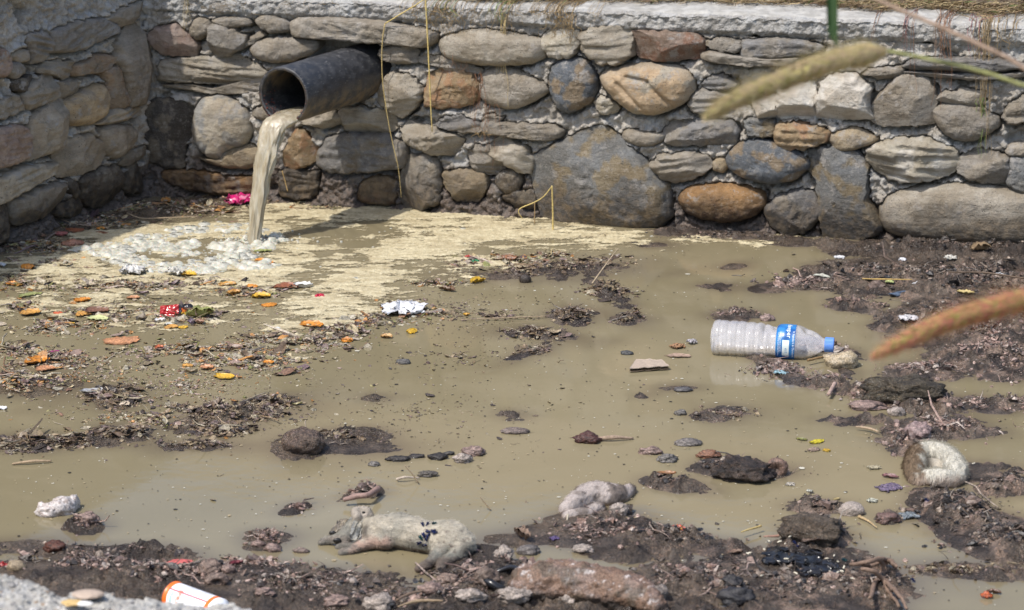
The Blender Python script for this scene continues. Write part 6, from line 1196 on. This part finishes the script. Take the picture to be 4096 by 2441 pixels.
# big mud caked bundle
bd_ = empty('mud_caked_carcass', V(1430, 1480), 'large bloated carcass caked in pinkish brown mud at the bottom edge of the picture', 'dead animal')
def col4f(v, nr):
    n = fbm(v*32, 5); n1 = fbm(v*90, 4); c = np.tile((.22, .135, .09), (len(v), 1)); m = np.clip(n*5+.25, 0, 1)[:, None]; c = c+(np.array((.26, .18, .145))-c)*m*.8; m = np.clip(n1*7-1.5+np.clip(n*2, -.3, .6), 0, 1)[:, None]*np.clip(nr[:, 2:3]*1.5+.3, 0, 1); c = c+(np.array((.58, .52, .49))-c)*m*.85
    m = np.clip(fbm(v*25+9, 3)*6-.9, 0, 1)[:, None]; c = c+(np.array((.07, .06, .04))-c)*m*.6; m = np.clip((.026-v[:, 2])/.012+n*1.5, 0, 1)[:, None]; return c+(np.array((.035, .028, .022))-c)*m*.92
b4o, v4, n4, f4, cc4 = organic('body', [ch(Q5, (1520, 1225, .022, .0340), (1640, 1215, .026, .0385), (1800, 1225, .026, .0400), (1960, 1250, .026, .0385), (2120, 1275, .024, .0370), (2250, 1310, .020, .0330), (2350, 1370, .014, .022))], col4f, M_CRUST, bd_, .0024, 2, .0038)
# ================================================================ straws, roots and grass on the wall
def WP(x, y, d=.05): s_, t_ = WB.st(x*K, y*K, d); return WB.X(s_, t_, d)
GO = (.60, .46, .17)
rod([WP(1032, -40), WP(1037, 40), WP(1043, 160), WP(1047, 250), WP(1051, 320)], [.0022, .0020, .0018, .0013], GO, 'straw_stalk', 'thick golden straw hanging straight down the wall right of the pipe', 'straw', n=30)
rod([WP(1060, -25), WP(1018, 8), WP(975, 34), WP(936, 58)], [.0014, .0016, .0016], GO, 'straw_stalk', 'slanting top length of the kinked straw above the pipe end', 'straw')
rod([WP(936, 58), WP(929, 110), WP(930, 190), WP(940, 270), WP(955, 350), WP(968, 405), WP(976, 480)], [.0015, .0014, .0013, .0011, .0008], (.50, .38, .16), 'straw_stalk', 'thin kinked straw hanging beside the pipe down to the mud', 'straw', n=34)
b0 = V(1345, 563, 0); rod([b0-np.array([0, 0, .01]), vl(1344, 510, b0), vl(1342, 452, b0)], [.0024, .0022, .0020], GO, 'straw_stalk', 'golden stalk standing up out of the scum before the big slab', 'straw')
rod([vl(1342, 453, b0), vl(1322, 478, b0), vl(1300, 492, b0), vl(1262, 510, b0), vl(1270, 532, b0)], [.0012, .0014, .0015, .0014, .0012], GO, 'straw_stalk', 'bent straw leaning from the standing stalk towards the wall', 'straw', n=40)
rod([vl(1300, 493, b0), vl(1300, 545, b0)], [.0013, .0012], (.35, .24, .12), 'straw_stalk', 'short brown stalk between the bent straw and the slab', 'straw')
p_ = [C1(1675, -25), C1(1690, 30), C1(1708, 98)]; rod([WP(*q, .04) for q in p_], [.0012, .0012], (.5, .34, .14), 'straw_stalk', 'short straw leaning by the wall foot right of the falling water', 'straw')
def strands(roots, name, label, cat, seed, d=.035):
    """roots: (x, y0, y1, spread px, n, colour, radius)"""
    rg = np.random.default_rng(seed); parts = []
    for x, ya, yb, sp_, n, col, r in roots:
        for i in range(n):
            k = 9; xs_ = x+rg.normal(0, sp_*.45)+np.cumsum(rg.normal(0, sp_*.16+1.5, k)); ye = ya+(yb-ya)*rg.uniform(.45, 1); ys_ = np.linspace(ya, ye, k)+rg.normal(0, 3, k); dd = d+np.cumsum(rg.normal(0, .003, k)); dd = np.clip(dd, .03, .08)
            q_ = np.array([WP(a, b, c) for a, b, c in zip(xs_, ys_, dd)]); tp_ = float(TOP_F((q_[0]-WB.o)@WB.a)); q_ = q_[q_[:, 2] < tp_-.004]
            if len(q_) < 2: continue
            h_ = q_[0]*1.0; h_[2] = tp_+.005; h_ = h_-WB.n*rg.uniform(.04, .06); g_ = h_-WB.n*rg.uniform(.05, .22)+WB.a*rg.normal(0, .02); pts = smooth_path(np.concatenate([[g_, h_], q_]) if ya < 70 else q_, 16); v, f = tube(pts, np.linspace(r, r*.4, 16)*rg.uniform(.7, 1.2), 4, False); parts.append((v, f, np.array(col)*rg.uniform(.7, 1.25)))
    v, f, c = merge(parts); return tag(mk(name, v, f, M_DRY, cols=c, origin=v.mean(0)), label, cat)
TA, RD, GR = (.34, .24, .12), (.27, .14, .08), (.20, .26, .08)
strands([(1060, 0, 110, 60, 16, TA, .0007), (1100, 10, 130, 40, 12, TA, .0007), (1010, 0, 60, 40, 10, TA, .0007), (1080, 5, 50, 30, 4, GR, .0008)], 'dry_grass_tuft', 'tangle of fine dry grass over the coping right of the golden straw', 'dry grass', 1)
strands([(1220, 0, 120, 22, 16, TA, .0008), (1222, 60, 275, 7, 9, (.42, .33, .17), .0010), (1215, 0, 60, 30, 6, GR, .0007), (1160, 5, 80, 30, 8, TA, .0007)], 'dry_grass_tuft', 'long straw coloured grass bunch hanging over the long pale stone', 'dry grass', 2)
strands([(1165, 180, 380, 20, 10, RD, .0006), (1110, 100, 215, 26, 10, RD, .0006), (1190, 250, 420, 12, 6, RD, .0007), (1170, 330, 300, 30, 8, TA, .0006)], 'hanging_roots', 'fine reddish roots hanging down the middle of the wall', 'roots', 3)
strands([(1360, 18, 110, 36, 26, TA, .0008), (1330, 10, 60, 30, 12, TA, .0007), (1385, 60, 130, 20, 12, TA, .0007)], 'dry_grass_tuft', 'dense dry root tangle over the round yellowish stone', 'dry grass', 4)
strands([(455, 0, 85, 5, 5, (.45, .37, .22), .0010), (447, 60, 125, 3, 2, TA, .0005)], 'dry_grass_tuft', 'short pale grass wisp above the pinkish stone near the corner', 'dry grass', 5)
strands([(2295, 45, 330, 9, 7, RD, .0010), (2285, 60, 210, 14, 8, (.30, .20, .14), .0008), (2220, 60, 400, 5, 2, RD, .0006), (2200, 55, 130, 10, 4, (.30, .15, .13), .0010)], 'hanging_roots', 'reddish runners hanging down the wall behind the grass stem', 'roots', 6)
strands([(2385, 40, 330, 16, 12, (.30, .23, .14), .0011), (2400, 60, 390, 14, 10, TA, .0008), (2420, 50, 170, 40, 10, TA, .0009), (2390, 240, 390, 14, 7, GR, .0009), (2360, 30, 200, 16, 5, (.28, .13, .13), .0010)], 'hanging_roots', 'thick bunch of runners with green tips hanging down the wall near the right edge', 'roots', 7)
strands([(560, 0, 60, 60, 5, TA, .0005), (760, 0, 70, 60, 5, TA, .0005), (1270, 5, 60, 30, 8, TA, .0006), (1440, 20, 60, 30, 5, TA, .0006), (2130, 50, 110, 8, 3, RD, .0009), (2480, 60, 130, 20, 4, TA, .0009)], 'dry_grass_tuft', 'sparse single dry blades hanging over the concrete coping', 'dry grass', 8)['kind'] = 'stuff'
# thatch along the back of the coping
rg = np.random.default_rng(77); n = 24000; sx_ = rg.uniform(-.2, 2.9, n); edge = np.interp(sx_, [-.2, .35, .7, 1.0, 1.25, 1.5, 1.8, 2.1, 2.6, 3], [-.03, -.02, -.03, -.05, -.09, -.14, -.15, -.12, -.11, -.09])
dp_ = edge+fbm(np.stack([sx_*7, sx_*0, sx_*0], -1), 3)*.13-np.abs(rg.normal(0, .14, n))+rg.normal(0, .02, n); dp_ = np.where(dp_ > -.015, -.03, dp_); th = rg.uniform(0, math.pi, n)*.9; L = rg.uniform(.015, .07, n); base = WB.X(sx_, TOP_F(sx_)+.003+rg.random(n)*.012+np.clip(-.22-dp_, 0, .05)*.6, dp_)
dv = np.cos(th)[:, None]*WB.a+np.sin(th)[:, None]*WB.n*.8; dv[:, 2] = rg.normal(.08, .18, n); dv *= L[:, None]; sd = np.cross(dv, [0, 0, 1.0]); sd /= np.linalg.norm(sd, axis=1)[:, None]; sd[:, 2] = .5; sd *= rg.uniform(.0005, .0014, n)[:, None]; bend = rg.normal(0, .25, (n, 1))*np.cross(dv, [0, 0, 1.0])+np.array([0, 0, 1])*rg.uniform(0, .006, (n, 1))
V_ = np.stack([base-dv/2-sd, base-dv/2+sd, base+bend+sd, base+bend-sd, base+dv/2], 1).reshape(-1, 3); b = np.arange(n)[:, None]*5; F = np.concatenate([b+np.array(q) for q in ([0, 1, 2], [0, 2, 3], [3, 2, 4])])
pal = np.array([(.34, .25, .13), (.26, .18, .10), (.44, .34, .18), (.18, .12, .08), (.14, .20, .06), (.40, .33, .22)]); cc = pal[rg.choice(6, n, p=[.3, .22, .2, .14, .06, .08])]*rg.uniform(.7, 1.2, (n, 1))
tag(mk('dry_thatch', V_, F, M_DRY, cols=np.repeat(cc, 5, 0)), 'dry straw and grass litter along the back of the concrete coping', 'dry grass', kind='stuff')
n = 900; sx_ = rg.uniform(.2, 2.9, n); dp_ = -.34-rg.random(n)*.5; base = WB.X(sx_, TOP_F(sx_)+.01, dp_); P_ = []
for k_ in range(n):
    L = rg.uniform(.03, .10); tip = base[k_]+np.array([rg.normal(0, .04), rg.normal(0, .03), L*.7]); mid = (base[k_]+tip)/2+np.array([0, 0, L*.2]); w_ = np.array([.0016, 0, 0]); P_.append((np.array([base[k_]-w_, base[k_]+w_, mid+w_*.8, mid-w_*.8, tip]), [(0, 1, 2), (0, 2, 3), (3, 2, 4)], np.array([(.08, .13, .03), (.05, .08, .025), (.30, .24, .11)][rg.choice(3, p=[.45, .25, .3])])*rg.uniform(.7, 1.3)))
v, f, c = merge(P_); tag(mk('bank_grass', v, f, M_DRY, cols=c), 'green and dry grass growing on the bank behind the coping', 'grass', kind='stuff')
# ================================================================ grasses close to the camera (out of focus)
def DP(x, y, dep): return C0+ray(x*K, y*K)*dep
def foxtail(name, label, spine, stem, dep, r, cA, cB, seed):
    root_ = empty(name, DP(*stem[-1][:2], dep), label, 'grass'); sp_ = smooth_path(np.array([DP(x, y, dep+dz) for x, y, dz in spine]), 90); rg = np.random.default_rng(seed)
    rod([DP(x, y, dep+dz) for x, y, dz in stem]+[DP(stem[-1][0]+500, stem[-1][1]+900, dep), np.array([DP(stem[-1][0]+500, stem[-1][1]+900, dep)[0], DP(stem[-1][0]+500, stem[-1][1]+900, dep)[1], -.05])], [.0016, .0020, .0022, .0022, .0024], (.34, .34, .14), 'stem', None, None, parent=root_, n=50)
    rad = r*np.interp(np.linspace(0, 1, 90), [0, .08, .3, .85, 1], [.18, .5, .85, 1, .22]); tg = np.gradient(sp_, axis=0); tg /= np.linalg.norm(tg, axis=1)[:, None]
    core, f = tube(sp_, rad*.26, 8, False); mk('seed_head', core, f, M_DRY, root_, cA); parts = []; br = []
    for i in range(2200):
        t = rg.random(); k = int(t*89); a = rg.uniform(0, 6.28); n1 = np.cross(tg[k], [.3, .2, .9]); n1 /= np.linalg.norm(n1); n2_ = np.cross(tg[k], n1); rd = math.cos(a)*n1+math.sin(a)*n2_; p = sp_[k]+rd*rad[k]*.35; m = rg.random()
        tip = p+(rd*.75-tg[k]*.9)*rad[k]*.45; w_ = np.cross(rd, tg[k])*rad[k]*.07; c = np.array(cA)*(1-m)+np.array(cB)*m; md = (p+tip)/2; parts.append((np.array([p, md+w_, tip, md-w_, md+rd*rad[k]*.1]), [(0, 1, 4), (1, 2, 4), (2, 3, 4), (3, 0, 4)], c))
        for j in range(3):
            d = rd*rg.uniform(.55, 1)-tg[k]*rg.uniform(.3, 1)+rg.normal(0, .15, 3); e = p+d*rad[k]*rg.uniform(.8, 1.7); w2 = np.cross(d, tg[k]); w2 = w2/np.linalg.norm(w2)*.0002; br.append((np.array([p-w2, p+w2, e]), [(0, 1, 2)], c*1.25+.06))
    v, f, c = merge(parts); mk('seeds', v, f, M_DRY, root_, c)['kind'] = 'stuff'; v, f, c = merge(br); mk('bristles', v, f, M_DRY, root_, c)['kind'] = 'stuff'
def c6t(x, y): return ((2650+x/1.722)/K, y/1.722/K)
foxtail('foxtail_grass', 'blurred tan and green foxtail ear arching in front of the wall at upper right', [(*c6t(x, y), dz) for x, y, dz in ((295, 805, 0), (500, 690, .01), (800, 565, .02), (1100, 445, .03), (1400, 375, .03), (1560, 352, .03))], [(*c6t(x, y), .03) for x, y in ((1540, 352), (1720, 385), (2150, 480), (2490, 590))]+[(2660, 268, .02)], 2.5, .0178, (.56, .52, .20), (.62, .46, .32), 1)
foxtail('foxtail_grass', 'blurred red and green foxtail ear reaching in from the right edge', [(x, y, 0) for x, y in ((2122, 868), (2200, 828), (2300, 783), (2400, 752), (2500, 728), (2600, 712))], [(2600, 712, 0), (2680, 705, 0), (2760, 720, 0)], 2.5, .0170, (.46, .48, .12), (.70, .17, .19), 2)
o = rod([DP(2090, -22, 2.5), DP(2150, 8, 2.5), DP(2300, 72, 2.5), DP(2400, 118, 2.5), DP(2500, 172, 2.5), DP(2700, 320, 2.5), DP(3100, 1200, 2.5), np.array([*DP(3100, 1200, 2.5)[:2], -.05])], [.0019, .0022, .0024, .0024, .0026], (.42, .30, .22), 'grass_stalk', 'blurred pinkish tan grass stalk crossing the upper right corner', 'grass', n=60)
bl = [(2022, -60, 15), (2023, 0, 14), (2024, 60, 13), (2026, 90, 10), (2034, 105, 5), (2037, 128, 2)]; L_ = np.array([DP(x-w_, y, 2.55) for x, y, w_ in bl]); R_ = np.array([DP(x+w_, y, 2.55) for x, y, w_ in bl]); M_ = (L_+R_)/2+np.array([0, .003, 0])
v = np.stack([L_, M_, R_], 1).reshape(-1, 3); v, f = thick(v, gridf(6, 3), 6, 3, .0003); mk_ = mk('broad_grass', v, f, M_PLAIN, None, (.02, .05, .010), origin=v.mean(0)); tag(mk_, 'broad dark green grass blade hanging into the top of the picture', 'grass')
# ================================================================ foreground concrete ledge
LZ = .30; ex = np.array([-400, -60, 0, 60, 110, 150, 200, 270, 330, 380, 430, 480, 540, 590, 640, 700, 800]); ey = np.array([1350, 1388, 1397, 1404, 1420, 1434, 1437, 1442, 1452, 1450, 1462, 1462, 1464, 1470, 1492, 1520, 1600])
nu = 420; tx = np.linspace(-400, 800, nu); ed = np.array([G(x*K, y*K, LZ) for x, y in zip(tx, np.interp(tx, ex, ey))]); bkw = np.concatenate([np.linspace(0, .45, 170), [.8, 1.2]])
A_ = ed[:, None]+np.array([0, -1.0, 0])*bkw[None, :, None]; P3 = np.stack([A_[..., 0], A_[..., 1], A_[..., 1]*0], -1)
A_[..., 2] += lumpy(A_[..., 0]*.55, A_[..., 1]*.55, 3)*.8+fbm(P3*14, 4)*.014+fbm(P3*50, 3)*.006-.012*np.exp(-bkw[None, :]/.01); fr_ = ed.copy(); fr_[:, 2] = -.05; fr_[:, 1] += .02; fr2 = ed.copy(); fr2[:, 2] = LZ-.05; fr2[:, 1] += .012+fbm(ed*30, 3)*.01
G_ = np.concatenate([fr_[:, None], fr2[:, None], A_], 1); led = mk('concrete_ledge', G_.reshape(-1, 3), gridf(nu, G_.shape[1]), M_LEDGE, origin=ed[nu//2]*[1, 1, 0]); tag(led, 'rough grey concrete ledge out of focus in the lower left corner', 'ledge')
rg = np.random.default_rng(4)
parts = []
for i in range(2200):
    k = rg.integers(0, nu); b_ = rg.integers(0, 120); p = A_[k, b_]; r = rg.lognormal(-5.9, .45); q = IVs*np.array([r, r, r*.6])*rg.uniform(.7, 1.3, (len(IVs), 1))+p; parts.append((q, IFs, [(.30, .29, .27), (.42, .40, .36), (.22, .21, .20), (.55, .53, .50), (.30, .23, .17)][rg.choice(5, p=[.35, .25, .2, .1, .1])]))
v, f, c = merge(parts); o = mk('gravel', v, f, M_PLAIN, led, c, smooth=False); o['kind'] = 'stuff'
for i, (x, y, w_, col, lb) in enumerate(((215, 1446, 90, (.42, .33, .26), 'blurred tan stone chip on the ledge near its edge'), (175, 1466, 60, (.55, .38, .16), 'blurred yellowish chip on the ledge'), (205, 1468, 46, (.72, .70, .66), 'blurred white chip beside the yellowish one'))):
    p = G(x*K, y*K, LZ+.012); r = w_*K/(FPX/p[1])/2; v = IVs*np.array([r, r*.6, r*.25])*(1+.35*fbm(IVs*1.5+i, 2)[:, None])+p; tag(mk('stone_chip', v, IFs, M_PLAIN, None, col, smooth=False, origin=p), lb, 'stone')
